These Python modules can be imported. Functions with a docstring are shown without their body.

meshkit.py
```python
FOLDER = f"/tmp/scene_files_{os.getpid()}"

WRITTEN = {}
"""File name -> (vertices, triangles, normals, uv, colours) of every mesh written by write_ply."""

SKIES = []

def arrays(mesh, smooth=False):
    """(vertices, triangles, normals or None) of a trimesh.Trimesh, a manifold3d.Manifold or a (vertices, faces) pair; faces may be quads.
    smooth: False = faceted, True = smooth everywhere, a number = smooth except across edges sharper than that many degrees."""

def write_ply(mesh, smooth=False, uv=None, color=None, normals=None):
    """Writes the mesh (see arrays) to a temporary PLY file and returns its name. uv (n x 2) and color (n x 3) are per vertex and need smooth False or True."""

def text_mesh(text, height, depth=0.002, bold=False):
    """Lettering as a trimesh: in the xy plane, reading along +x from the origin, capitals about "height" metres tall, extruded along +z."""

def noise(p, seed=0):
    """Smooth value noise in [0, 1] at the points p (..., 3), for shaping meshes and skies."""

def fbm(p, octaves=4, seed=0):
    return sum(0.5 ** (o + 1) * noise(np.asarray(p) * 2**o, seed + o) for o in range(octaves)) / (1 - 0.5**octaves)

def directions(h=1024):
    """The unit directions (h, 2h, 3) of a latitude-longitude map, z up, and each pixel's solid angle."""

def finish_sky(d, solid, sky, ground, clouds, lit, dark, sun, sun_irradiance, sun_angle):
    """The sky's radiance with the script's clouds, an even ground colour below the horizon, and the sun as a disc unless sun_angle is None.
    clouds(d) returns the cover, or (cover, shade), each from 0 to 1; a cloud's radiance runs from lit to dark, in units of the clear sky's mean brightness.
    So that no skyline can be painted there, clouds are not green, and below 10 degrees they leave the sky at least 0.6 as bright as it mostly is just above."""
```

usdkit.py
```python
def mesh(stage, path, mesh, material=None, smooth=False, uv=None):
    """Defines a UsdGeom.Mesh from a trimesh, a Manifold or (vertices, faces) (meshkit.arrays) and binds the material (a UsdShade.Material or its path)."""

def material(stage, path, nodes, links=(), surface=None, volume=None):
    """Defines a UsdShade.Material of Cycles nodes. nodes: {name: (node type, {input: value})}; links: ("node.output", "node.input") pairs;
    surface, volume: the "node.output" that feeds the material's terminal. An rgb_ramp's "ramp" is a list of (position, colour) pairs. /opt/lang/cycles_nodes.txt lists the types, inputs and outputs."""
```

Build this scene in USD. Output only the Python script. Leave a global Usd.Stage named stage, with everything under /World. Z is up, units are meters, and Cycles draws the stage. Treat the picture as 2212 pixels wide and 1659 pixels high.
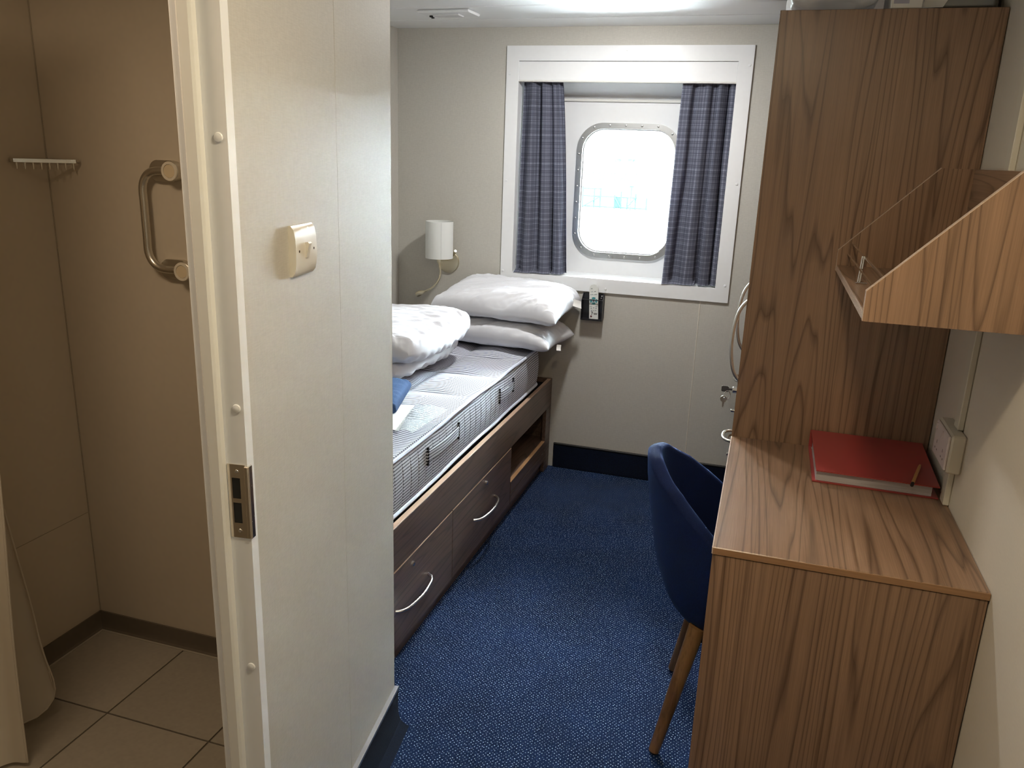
import math, random
import numpy as np
import trimesh
from shapely.geometry import Polygon, box as sbox
import usdkit, meshkit
from pxr import Usd, UsdGeom, UsdLux, Gf, Sdf, Vt

random.seed(7)
stage = Usd.Stage.CreateInMemory()
UsdGeom.SetStageUpAxis(stage, 'Z')
UsdGeom.SetStageMetersPerUnit(stage, 1.0)
UsdGeom.Xform.Define(stage, '/World')
UsdGeom.Scope.Define(stage, '/World/Looks')

# ------------------------------------------------------------------ camera
CAM_Z, YAW, PITCH, ROLL, FPX = 1.5495, 0.2976, -0.2784, 0.0358, 1747.4
cam = UsdGeom.Camera.Define(stage, '/World/camera')
cam.CreateHorizontalApertureAttr(36.0)
cam.CreateVerticalApertureAttr(27.0)
cam.CreateFocalLengthAttr(36.0 * FPX / 2212)
cam.CreateClippingRangeAttr((0.05, 2000.0))
cam.CreateExposureAttr(0.28)
_cy, _sy, _cp, _sp, _cr, _sr = math.cos(YAW), math.sin(YAW), math.cos(PITCH), math.sin(PITCH), math.cos(ROLL), math.sin(ROLL)
_f = np.array([-_sy * _cp, _cy * _cp, _sp]); _r = np.array([_cy, _sy, 0.0]); _u = np.cross(_r, _f)
_r2, _u2 = _cr * _r + _sr * _u, -_sr * _r + _cr * _u
cam.AddTransformOp().Set(Gf.Matrix4d(*_r2, 0, *_u2, 0, *(-_f), 0, 0, 0, CAM_Z, 1))

# ------------------------------------------------------------------ sky and lamps
SKY = 38.0
LAMP_MAIN = (1.0, 0.975, 0.94, 235.0)      # the cabin's round ceiling light
LAMP_ENTRY = (1.0, 0.82, 0.56, 180.0)     # the warm light over the entry
FILL_BATH = (1.0, 0.76, 0.52, 18.5)  # unseen fill light, added to lift the dark bathroom
dome = UsdLux.DomeLight.Define(stage, '/World/sky')
dome.CreateColorAttr(Gf.Vec3f(0.86, 0.94, 1.0))
dome.CreateIntensityAttr(SKY)

# ------------------------------------------------------------------ materials
def lin(*c):
    c = np.array(c, float) / 255
    return tuple(np.where(c <= .04045, c / 12.92, ((c + .055) / 1.055) ** 2.4))

def M(name, color=(.8, .8, .8), rough=.5, metal=0.0, nodes=None, links=(), **kw):
    nd = {'p': ('principled_bsdf', {'base_color': color, 'roughness': rough, 'metallic': metal, **kw})}
    nd.update(nodes or {})
    return usdkit.material(stage, '/World/Looks/' + name, nd, list(links), surface='p.BSDF')

def grained(name, color, rough, amount=.06, scale=(60, 60, 60), bump=0.0, **kw):
    """plain colour with a soft noise mottling and optional bump"""
    c = np.array(color)
    nd = {'g': ('geometry', {}), 'm': ('mapping', {'scale': scale}),
          'n': ('noise_texture', {'scale': 1.0, 'detail': 3.0}),
          'r': ('rgb_ramp', {'ramp': [(.25, tuple(c * (1 - amount))), (.75, tuple(np.minimum(c * (1 + amount), 1)))]})}
    ln = [('g.position', 'm.vector'), ('m.vector', 'n.vector'), ('n.fac', 'r.fac'), ('r.color', 'p.base_color')]
    if bump:
        nd['b'] = ('bump', {'strength': bump, 'distance': .002})
        ln += [('n.fac', 'b.height'), ('b.normal', 'p.normal')]
    return M(name, color, rough, nodes=nd, links=ln, **kw)

def wood(name, axis, light, dark, seed=0.0, rough=.33, ring=32.0, coat=0.0):
    """walnut laminate: cathedral grain running along axis"""
    k = {'x': (.05, 1, 1), 'y': (1, .05, 1), 'z': (1, 1, .05)}[axis]
    big = tuple(5.2 * v for v in k)
    fine = tuple(420.0 * (v if v == 1 else .02) for v in k)
    mid = tuple(85.0 * (v if v == 1 else .010) for v in k)
    wide = tuple(9.0 * (v if v == 1 else .05) for v in k)
    l, d = np.array(light), np.array(dark)
    nd = {'g': ('geometry', {}),
          'm1': ('mapping', {'scale': big, 'location': (seed, seed * .7, seed * 1.3)}), 'm2': ('mapping', {'scale': fine}), 'm3': ('mapping', {'scale': mid, 'location': (seed, 0, seed)}), 'm4': ('mapping', {'scale': wide, 'location': (seed, 0, seed)}),
          'n1': ('noise_texture', {'scale': 1.0, 'detail': 3.0, 'roughness': .34, 'distortion': .12}),
          'n2': ('noise_texture', {'scale': 1.0, 'detail': 2.0}),
          'n3': ('noise_texture', {'scale': 1.0, 'detail': 2.0, 'roughness': .6}),
          'n4': ('noise_texture', {'scale': 1.0, 'detail': 1.0}),
          'mu': ('math', {'math_type': 'multiply', 'value2': ring}),
          'fr': ('math', {'math_type': 'fraction'}),
          'rr': ('rgb_ramp', {'ramp': [(0, tuple(d)), (.05, tuple(d * .7 + l * .3)), (.2, tuple(l * .85 + d * .15)), (.6, tuple(l)), (.9, tuple(l * .92 + d * .08)), (1, tuple(d * .8 + l * .2))]}),
          'r3': ('rgb_ramp', {'ramp': [(.30, (.66, .64, .62)), (.43, (.95, .95, .95)), (.7, (1.09, 1.09, 1.09))]}),
          'r4': ('rgb_ramp', {'ramp': [(.3, (.88, .87, .86)), (.7, (1.1, 1.1, 1.1))]}),
          'r2': ('rgb_ramp', {'ramp': [(.3, (.88, .88, .88)), (.7, (1.09, 1.09, 1.09))]}),
          'x1': ('mix', {'mix_type': 'multiply', 'fac': 1.0}), 'x2': ('mix', {'mix_type': 'multiply', 'fac': 1.0}), 'x3': ('mix', {'mix_type': 'multiply', 'fac': 1.0})}
    ln = [('g.position', f'm{i}.vector') for i in (1, 2, 3, 4)] + [(f'm{i}.vector', f'n{i}.vector') for i in (1, 2, 3, 4)]
    ln += [('n1.fac', 'mu.value1'), ('mu.value', 'fr.value1'), ('fr.value', 'rr.fac'), ('n3.fac', 'r3.fac'), ('n2.fac', 'r2.fac'), ('n4.fac', 'r4.fac'),
           ('rr.color', 'x1.color1'), ('r3.color', 'x1.color2'), ('x1.color', 'x2.color1'), ('r2.color', 'x2.color2'), ('x2.color', 'x3.color1'), ('r4.color', 'x3.color2'), ('x3.color', 'p.base_color')]
    return M(name, light, rough, nodes=nd, links=ln)

W_L, W_D = (.280, .172, .106), (.128, .075, .045)
wood_z = wood('walnut_upright', 'z', W_L, W_D, 3.1)
wood_z2 = wood('walnut_wardrobe', 'z', W_L, W_D, 8.3)
wood_y = wood('walnut_lengthwise', 'y', W_L, W_D, 5.7, rough=.28)
wood_bed_shaded = wood('walnut_bed_shaded', 'y', (.140, .094, .074), (.072, .047, .038), 1.9, rough=.38)  # same walnut, darkened and greyed to carry the shade on the bed
wood_edge = grained('walnut_edge_band', (.50, .29, .15), .3, .12, (300, 6, 300))
edge_pale = grained('pale_edge_band', (.60, .47, .38), .16, .06, (200, 5, 200))
wood_leg = wood('oak_leg', 'z', (.26, .14, .055), (.15, .075, .03), 2.2, rough=.4, ring=9)

def linen(name, c, amount=.07, vertical=True):
    c = np.array(c)
    nd = {'g': ('geometry', {}), 'm': ('mapping', {'scale': (700, 700, 45)}), 'm2': ('mapping', {'scale': (70, 70, 420)}),
          'n': ('noise_texture', {'scale': 1.0, 'detail': 3.0}), 'n2': ('noise_texture', {'scale': 1.0, 'detail': 2.0}),
          'a': ('math', {'math_type': 'add'}), 'h': ('math', {'math_type': 'multiply', 'value2': .5}),
          'r': ('rgb_ramp', {'ramp': [(.32, tuple(c * (1 - amount))), (.68, tuple(c * (1 + amount)))]}),
          'b': ('bump', {'strength': .12, 'distance': .001})}
    ln = [('g.position', 'm.vector'), ('g.position', 'm2.vector'), ('m.vector', 'n.vector'), ('m2.vector', 'n2.vector'), ('n.fac', 'a.value1'), ('n2.fac', 'a.value2'), ('a.value', 'h.value1'),
          ('h.value', 'r.fac'), ('r.color', 'p.base_color'), ('h.value', 'b.height'), ('b.normal', 'p.normal')]
    return M(name, tuple(c), .55, nodes=nd, links=ln, specular_ior_level=.35)

wall_m = linen('wall_linen', (.535, .52, .472))
wall_right_m = linen('wall_plain', (.72, .675, .59), .03)
bath_wall_m = grained('bathroom_wall', (.60, .53, .43), .42, .02)
white_paint = grained('white_paint', (.84, .86, .88), .35, .01)
white_gloss = grained('white_enamel', (.76, .76, .73), .22, .01)
ceil_m = grained('ceiling_white', (.88, .90, .91), .45, .01)
joint_m = M('joint_grey', (.32, .33, .34), .6)
dark_m = M('dark_joint', (.02, .018, .016), .7)
steel = M('polished_steel', (.72, .66, .58), .14, 1.0)
brushed = M('brushed_nickel', (.66, .63, .57), .3, 1.0)
brass_nickel = M('satin_brass_nickel', (.70, .64, .48), .32, 1.0)
alu = M('aluminium', (.62, .63, .64), .33, 1.0)
alu_dark = M('anodised_trim', (.42, .40, .40), .38, 1.0)
chrome = M('chrome', (.8, .8, .8), .08, 1.0)
plastic_white = M('white_plastic', (.74, .71, .63), .28)
plastic_cool = M('socket_plastic', (.80, .74, .75), .35)
plastic_beige = M('trunking_plastic', (.70, .67, .58), .4)
black_plastic = M('black_plastic', (.012, .012, .016), .4)
grout_m = grained('grout', (.115, .095, .075), .8, .15, (200, 200, 200))
tile_m = grained('shower_tile', (.37, .335, .28), .42, .06, (90, 90, 90), .05)
bath_base_m = grained('bathroom_skirting', (.14, .115, .088), .4, .06)
paper_m = M('white_paper', (.80, .80, .78), .7)
grey_paper = grained('page_edges', (.50, .48, .50), .7, .22, (14, 14, 1100))

def carpet(name, dots):
    nd = {'g': ('geometry', {}), 'm': ('mapping', {'scale': (112, 112, 112), 'rotation': (0, 0, .62)}), 'f': ('noise_texture', {'scale': 420.0, 'detail': 3.0}),
          'w': ('noise_texture', {'scale': 5.0, 'detail': 3.0}),
          'base': ('rgb_ramp', {'ramp': [(.28, (.0013, .0056, .023)), (.5, (.0031, .0152, .061)), (.75, (.0070, .032, .114))]}),
          'tone': ('rgb_ramp', {'ramp': [(.3, (.8, .8, .8)), (.7, (1.2, 1.2, 1.2))]}),
          'tx': ('mix', {'mix_type': 'multiply', 'fac': 1.0}),
          'b': ('bump', {'strength': .6, 'distance': .004})}
    ln = [('g.position', 'f.vector'), ('g.position', 'w.vector'), ('f.fac', 'base.fac'), ('w.fac', 'tone.fac'), ('base.color', 'tx.color1'), ('tone.color', 'tx.color2'), ('f.fac', 'b.height'), ('b.normal', 'p.normal')]
    if dots:
        nd.update({'v': ('voronoi_texture', {'dimensions': '2D', 'feature': 'f1', 'scale': 1.0, 'randomness': .42}),
                   'd': ('rgb_ramp', {'ramp': [(0, (1, 1, 1)), (.12, (1, 1, 1)), (.20, (0, 0, 0)), (1, (0, 0, 0))]}),
                   's': ('separate_color', {}), 'bw': ('rgb_to_bw', {}), 'k': ('map_range', {'from_min': 0.0, 'from_max': 1.0, 'to_min': .15, 'to_max': 1.0}),
                   'mm': ('math', {'math_type': 'multiply'}), 'mx': ('mix', {'mix_type': 'mix', 'color2': (.46, .56, .70)})})
        ln += [('g.position', 'm.vector'), ('m.vector', 'v.vector'), ('v.distance', 'd.fac'), ('v.color', 's.color'), ('s.r', 'k.value'), ('d.color', 'bw.color'), ('bw.val', 'mm.value1'), ('k.result', 'mm.value2'),
               ('mm.value', 'mx.fac'), ('tx.color', 'mx.color1'), ('mx.color', 'p.base_color')]
    else:
        ln += [('tx.color', 'p.base_color')]
    return M(name, (.01, .02, .06), .9, nodes=nd, links=ln, specular_ior_level=.15, sheen_weight=.0)

carpet_m = carpet('carpet_dotted', True)

def fabric(name, c, rough=.9, scale=700, amount=.25, bump=.3, sheen=.0, sheen_tint=(1, 1, 1)):
    c = np.array(c)
    return M(name, tuple(c), rough, nodes={'g': ('geometry', {}), 'n': ('noise_texture', {'scale': float(scale), 'detail': 2.0}),
             'r': ('rgb_ramp', {'ramp': [(.3, tuple(c * (1 - amount))), (.7, tuple(c * (1 + amount)))]}), 'b': ('bump', {'strength': bump, 'distance': .001})},
             links=[('g.position', 'n.vector'), ('n.fac', 'r.fac'), ('r.color', 'p.base_color'), ('n.fac', 'b.height'), ('b.normal', 'p.normal')],
             specular_ior_level=.2, sheen_weight=sheen, sheen_roughness=.4, sheen_tint=sheen_tint)

skirt_m = fabric('carpet_skirting', (.0025, .006, .017), .95, 420, .5, .5)
navy_fabric = fabric('navy_upholstery', (.010, .028, .125), 900, amount=.35, sheen=.35, sheen_tint=(.12, .3, 1)) if False else fabric('navy_upholstery', (.0055, .014, .066), .85, 900, .45, .4, .2, (.15, .35, 1.0))
white_cotton = fabric('white_cotton', (.70, .715, .76), .85, 900, .03, .1)
denim_m = fabric('denim', (.035, .075, .17), .9, 500, .35, .3)
black_cloth = fabric('black_cloth', (.012, .012, .016), .9, 500, .3, .2)
piping_m = fabric('mattress_piping', (.66, .72, .86), .8, 900, .05, .1)

def ticking(name, vec_axis, period, bend=0.0):
    """off-white ticking with dark stripes across vec_axis"""
    i = 'xyz'.index(vec_axis)
    nd = {'g': ('geometry', {}), 's': ('separate_xyz', {}), 'nz': ('noise_texture', {'scale': 3.0, 'detail': 1.0}), 'na': ('math', {'math_type': 'multiply_add', 'value2': bend, 'value3': 0.0}),
          'ad': ('math', {'math_type': 'add'}), 'd': ('math', {'math_type': 'multiply', 'value2': 1 / period}), 'f': ('math', {'math_type': 'fraction'}),
          'r': ('rgb_ramp', {'ramp': [(0, (.66, .69, .77)), (.56, (.66, .69, .77)), (.64, (.11, .115, .155)), (.9, (.11, .115, .155)), (.98, (.66, .69, .77))]})}
    ln = [('g.position', 's.vector'), ('g.position', 'nz.vector'), ('nz.fac', 'na.value1'), (f's.{vec_axis}', 'ad.value1'), ('na.value', 'ad.value2'), ('ad.value', 'd.value1'), ('d.value', 'f.value1'), ('f.value', 'r.fac'), ('r.color', 'p.base_color')]
    return M(name, (.7, .7, .75), .85, nodes=nd, links=ln, specular_ior_level=.2)

tick_top = ticking('ticking_top', 'y', .0135, .05)
tick_side = ticking('ticking_side', 'z', .0105, .03)

def plaid():
    nd = {'uv': ('uvmap', {'attribute': 'st'}), 's': ('separate_xyz', {})}
    ln = [('uv.UV', 's.vector')]
    terms = []
    for j, (ax, fq, th, wt) in enumerate([('x', 118, .45, .17), ('y', 118, .45, .17), ('x', 39, .30, .20), ('y', 39, .30, .20), ('x', 14.5, .13, .13), ('y', 15.5, .13, .13)]):
        nd[f'a{j}'] = ('math', {'math_type': 'multiply', 'value2': float(fq)})
        nd[f'b{j}'] = ('math', {'math_type': 'fraction'})
        nd[f'c{j}'] = ('math', {'math_type': 'less_than', 'value2': th})
        nd[f'd{j}'] = ('math', {'math_type': 'multiply', 'value2': wt})
        ln += [(f's.{ax}', f'a{j}.value1'), (f'a{j}.value', f'b{j}.value1'), (f'b{j}.value', f'c{j}.value1'), (f'c{j}.value', f'd{j}.value1')]
        if j:
            nd[f'e{j}'] = ('math', {'math_type': 'add'})
            ln += [((f'e{j-1}.value' if j > 1 else 'd0.value'), f'e{j}.value1'), (f'd{j}.value', f'e{j}.value2')]
    nd['r'] = ('rgb_ramp', {'ramp': [(0, (.082, .089, .125)), (.35, (.130, .140, .190)), (.7, (.255, .27, .345)), (1, (.40, .43, .53))]})
    nd['t'] = ('translucent_bsdf', {})
    nd['mx'] = ('mix_closure', {'fac': .22})
    ln += [('e5.value', 'r.fac'), ('r.color', 'p.base_color'), ('r.color', 't.color'), ('p.BSDF', 'mx.closure1'), ('t.BSDF', 'mx.closure2')]
    nd['p'] = ('principled_bsdf', {'roughness': .8, 'specular_ior_level': .25})
    return usdkit.material(stage, '/World/Looks/curtain_plaid', nd, ln, surface='mx.closure')
plaid_m = plaid()

def translucent(name, c, fac=.4, rough=.6):
    return usdkit.material(stage, '/World/Looks/' + name, {'p': ('principled_bsdf', {'base_color': c, 'roughness': rough}), 't': ('translucent_bsdf', {'color': c}), 'm': ('mix_closure', {'fac': fac})},
                           [('p.BSDF', 'm.closure1'), ('t.BSDF', 'm.closure2')], surface='m.closure')
shower_curtain_m = translucent('shower_curtain_cloth', (.78, .72, .62), .35, .5)
shade_m = translucent('lamp_shade_cloth', (.86, .88, .86), .15, .8)
bag_m = translucent('milky_plastic', (.88, .89, .90), .3, .25)

def pane(name, tint=(1, 1, 1), rough=.02, fac=None):
    nd = {'t': ('transparent_bsdf', {'color': tint}), 'g': ('glossy_bsdf', {'color': (1, 1, 1), 'roughness': rough}), 'f': ('fresnel', {'IOR': 1.45}), 'm': ('mix_closure', {})}
    return usdkit.material(stage, '/World/Looks/' + name, nd, [('f.fac', 'm.fac'), ('t.BSDF', 'm.closure1'), ('g.BSDF', 'm.closure2')], surface='m.closure')
glass_m = pane('window_glass', (.94, .98, .97))
film_m = usdkit.material(stage, '/World/Looks/clear_film', {'t': ('transparent_bsdf', {'color': (1, 1, 1)}), 'p': ('principled_bsdf', {'base_color': (.80, .92, .93), 'roughness': .12}), 'm': ('mix_closure', {'fac': .22})}, [('t.BSDF', 'm.closure1'), ('p.BSDF', 'm.closure2')], surface='m.closure')

def emit(name, c):
    return usdkit.material(stage, '/World/Looks/' + name, {'e': ('emission', {'color': c[:3], 'strength': c[3]})}, [], surface='e.emission')
lamp_main_m, lamp_entry_m, fill_bath_m = emit('lamp_main', LAMP_MAIN), emit('lamp_entry', LAMP_ENTRY), emit('fill_bath', FILL_BATH)

# ------------------------------------------------------------------ geometry helpers
cat = trimesh.util.concatenate

def box(x0, x1, y0, y1, z0, z1):
    b = trimesh.creation.box([x1 - x0, y1 - y0, z1 - z0]); b.apply_translation([(x0 + x1) / 2, (y0 + y1) / 2, (z0 + z1) / 2]); return b

def bbox(x0, x1, y0, y1, z0, z1, r=.002):
    """box with chamfered edges"""
    r = min(r, (x1 - x0) * .45, (y1 - y0) * .45, (z1 - z0) * .45)
    pts = []
    for sx, X in ((1, x0), (-1, x1)):
        for sy, Y in ((1, y0), (-1, y1)):
            for sz, Z in ((1, z0), (-1, z1)):
                pts += [(X, Y + sy * r, Z + sz * r), (X + sx * r, Y, Z + sz * r), (X + sx * r, Y + sy * r, Z)]
    return trimesh.convex.convex_hull(np.array(pts))

def rbox(x0, x1, y0, y1, z0, z1, r=.01, seg=4):
    """box with rounded edges (hull of spheres)"""
    s = trimesh.creation.uv_sphere(radius=r, count=[seg * 2 + 1, seg * 4]).vertices
    P = np.concatenate([s + [x, y, z] for x in (x0 + r, x1 - r) for y in (y0 + r, y1 - r) for z in (z0 + r, z1 - r)])
    return trimesh.convex.convex_hull(P)

def smooth_path(pts, n=40):
    from scipy.interpolate import CubicSpline
    p = np.array(pts, float); t = np.r_[0, np.cumsum(np.linalg.norm(np.diff(p, axis=0), axis=1))]
    return CubicSpline(t, p)(np.linspace(0, t[-1], n))

def tube(pts, r, seg=10, caps=True):
    p = np.array(pts, float); n = len(p); r = np.broadcast_to(np.asarray(r, float), (n,))
    tg = np.gradient(p, axis=0); tg /= np.linalg.norm(tg, axis=1)[:, None]
    a = np.array([0, 0, 1.0]) if abs(tg[0][2]) < .9 else np.array([1.0, 0, 0])
    u = np.cross(tg[0], a); u /= np.linalg.norm(u); rows = []
    th = np.linspace(0, 2 * np.pi, seg, endpoint=False)
    for i in range(n):
        u = u - tg[i] * (u @ tg[i]); u /= np.linalg.norm(u); w = np.cross(tg[i], u)
        rows.append(p[i] + r[i] * (np.cos(th)[:, None] * u + np.sin(th)[:, None] * w))
    v = np.concatenate(rows); f = []
    for i in range(n - 1):
        for k in range(seg):
            a0, b0 = i * seg + k, i * seg + (k + 1) % seg
            f += [(a0, b0, b0 + seg), (a0, b0 + seg, a0 + seg)]
    if caps:
        v = np.vstack([v, p[0], p[-1]]); c0, c1 = len(v) - 2, len(v) - 1
        for k in range(seg):
            f += [(c0, (k + 1) % seg, k), (c1, (n - 1) * seg + k, (n - 1) * seg + (k + 1) % seg)]
    m = trimesh.Trimesh(v, f, process=False); m.fix_normals(); return m

def rod(a, b, r, seg=14):
    return tube([a, b], r, seg)

def lathe(profile, origin, axis=(0, 0, 1), seg=40):
    """profile: (radius, height) pairs"""
    m = trimesh.creation.revolve(np.array(profile, float), sections=seg)
    m.apply_transform(trimesh.geometry.align_vectors([0, 0, 1], np.array(axis, float)))
    m.apply_translation(origin); m.fix_normals(); return m

def prism(poly, h, o, ex, ey):
    """polygon in the plane of ex, ey at o, extruded by h along ex x ey"""
    if not isinstance(poly, Polygon): poly = Polygon(poly)
    m = trimesh.creation.extrude_polygon(poly, h, engine='earcut')
    ex, ey = np.array(ex, float), np.array(ey, float); T = np.eye(4); T[:3, 0], T[:3, 1], T[:3, 2], T[:3, 3] = ex, ey, np.cross(ex, ey), o
    m.apply_transform(T); m.fix_normals(); return m

def rrect(x0, x1, y0, y1, r, n=10):
    return sbox(x0 + r, y0 + r, x1 - r, y1 - r).buffer(r, quad_segs=n)

def grid(P, closed_u=False):
    """P: (nu, nv, 3) points to a quad surface"""
    nu, nv = P.shape[:2]; f = []
    idx = np.arange(nu * nv).reshape(nu, nv)
    if closed_u: idx = np.vstack([idx, idx[:1]])
    a, b, c, d = idx[:-1, :-1].ravel(), idx[1:, :-1].ravel(), idx[1:, 1:].ravel(), idx[:-1, 1:].ravel()
    return trimesh.Trimesh(P.reshape(-1, 3), np.vstack([np.stack([a, b, c], 1), np.stack([a, c, d], 1)]), process=False)

def sheet(P, t=.0015):
    """a grid surface given a real thickness along its normals"""
    m = grid(P); n = m.vertex_normals.reshape(P.shape); nu, nv = P.shape[:2]
    A, B = P + n * t / 2, P - n * t / 2
    top, bot = grid(A), grid(B); bot.invert()
    ring = np.concatenate([np.stack([np.full(nv, 0), np.arange(nv)], 1), np.stack([np.arange(1, nu), np.full(nu - 1, nv - 1)], 1), np.stack([np.full(nv - 1, nu - 1), np.arange(nv - 2, -1, -1)], 1), np.stack([np.arange(nu - 2, 0, -1), np.full(nu - 2, 0)], 1)])
    s = grid(np.stack([A[ring[:, 0], ring[:, 1]], B[ring[:, 0], ring[:, 1]]], 1), closed_u=True)
    return cat([top, bot, s])

# ------------------------------------------------------------------ scene helpers
_used = {}
def numbered(parent, name):
    k = (parent, name); c = _used.get(k, 0); _used[k] = c + 1
    return f'{parent}/{name}' + (f'_{c:03d}' if c else '')

class Thing:
    """one top-level Xform at the thing's base; parts are given in room coordinates"""
    def __init__(self, name, loc=(0, 0, 0), label=None, cat=None, group=None, kind=None, rz=0.0):
        self.path = numbered('/World', name); self.loc = np.array(loc, float)
        x = UsdGeom.Xform.Define(stage, self.path); x.AddTranslateOp().Set(Gf.Vec3d(*map(float, loc)))
        tag(x.GetPrim(), label, cat, group, kind)
    def part(self, name, mesh, mat, label=None, under=None, smooth=30, uv=None, kind=None):
        mesh = mesh if isinstance(mesh, trimesh.Trimesh) else cat(mesh)
        v = np.array(mesh.vertices) - self.loc
        path = numbered(under or self.path, name)
        m = usdkit.mesh(stage, path, (v, np.array(mesh.faces)), mat, smooth=smooth, uv=uv)
        if label: m.GetPrim().SetCustomDataByKey('label', label)
        if kind: m.GetPrim().SetCustomDataByKey('kind', kind)
        return path

def tag(p, label=None, cat=None, group=None, kind=None):
    for k, v in (('label', label), ('category', cat), ('group', group), ('kind', kind)):
        if v: p.SetCustomDataByKey(k, v)

def single(name, mesh, mat, label, catg=None, group=None, kind=None, smooth=30, uv=None):
    """a thing that is one mesh; its Xform origin stays at the room's origin"""
    mesh = mesh if isinstance(mesh, trimesh.Trimesh) else cat(mesh)
    m = usdkit.mesh(stage, numbered('/World', name), mesh, mat, smooth=smooth, uv=uv)
    tag(m.GetPrim(), label, catg, group, kind)
    return m

def downlight(x, y, z, mat, label, r=.078, dome_=.006):
    t = Thing('ceiling_light', (x, y, z), label, 'ceiling light')
    t.part('bezel', lathe([(r - .004, 0), (r + .016, 0), (r + .014, -.005), (r + .002, -.008), (r - .006, -.004)], (x, y, z), seg=48), white_gloss)
    t.part('diffuser', lathe([(0, -dome_), (r * .3, -dome_ * .97), (r * .55, -dome_ * .84), (r * .75, -dome_ * .64), (r * .9, -dome_ * .36), (r - .004, -.003), (r - .004, -.0005), (0, -.0005)], (x, y, z), seg=48), mat, 'glowing round diffuser')
S = 'structure'
# ------------------------------------------------------------------ the room's shell
XL, XR, YB, ZC, YF = -1.80, .497, 3.804, 2.10, -.45
single('floor', box(-1.86, .60, YF - .1, 4.0, -.05, 0), carpet_m, 'navy carpet with small white dots', 'floor', kind=S)

# ceiling of long panels running across the cabin
c = Thing('ceiling', (0, 0, ZC), 'white ceiling of long metal panels with grey joints', 'ceiling', kind=S)
ys = [YF - .05] + [3.27 + .3 * k for k in range(-12, 2)] + [YB + .02]
for a, b in zip(ys[:-1], ys[1:]):
    P = bbox(-1.86, .56, a + .0035, b - .0035, ZC, ZC + .02, .004); P.apply_transform(trimesh.transformations.rotation_matrix(-.024, [0, 0, 1], [-.9, 3.3, 0]) if a > 3 else np.eye(4))
    c.part('panel', P, ceil_m)
c.part('backing', box(-1.9, .62, YF - .1, 4.0, ZC + .0125, ZC + .05), joint_m)

# back wall with the window opening
WX0, WX1, WZ0, WZ1 = -1.187, -.207, .983, 1.956
w = Thing('wall_back', (0, YB, 0), 'beige linen-look panel wall with the window', 'wall', kind=S)
D = .186
def wallbox(x0, x1, z0, z1): return box(x0, x1, YB, YB + D, z0, z1)
w.part('panel', [wallbox(-1.9, WX0, 0, 2.15), wallbox(WX0, WX1, WZ1, 2.15), wallbox(WX0, -.2712, 0, WZ0), wallbox(-.2712, WX1, .9, WZ0)], wall_m)
w.part('panel', [wallbox(WX1, .62, 0, 2.15), wallbox(-.2688, WX1, 0, .9)], wall_m)
w.part('panel_joint', bbox(-.2722, -.2678, YB - .0012, YB + .01, .125, .93, .0008), grained('joint_strip', (.70, .655, .57), .4, .02), 'slim pale joint strip between wall panels')
single('wall_left', box(XL - .08, XL, 1.74, 4.0, 0, 2.15), wall_m, 'beige panel wall along the far side of the bed', 'wall', kind=S)

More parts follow.
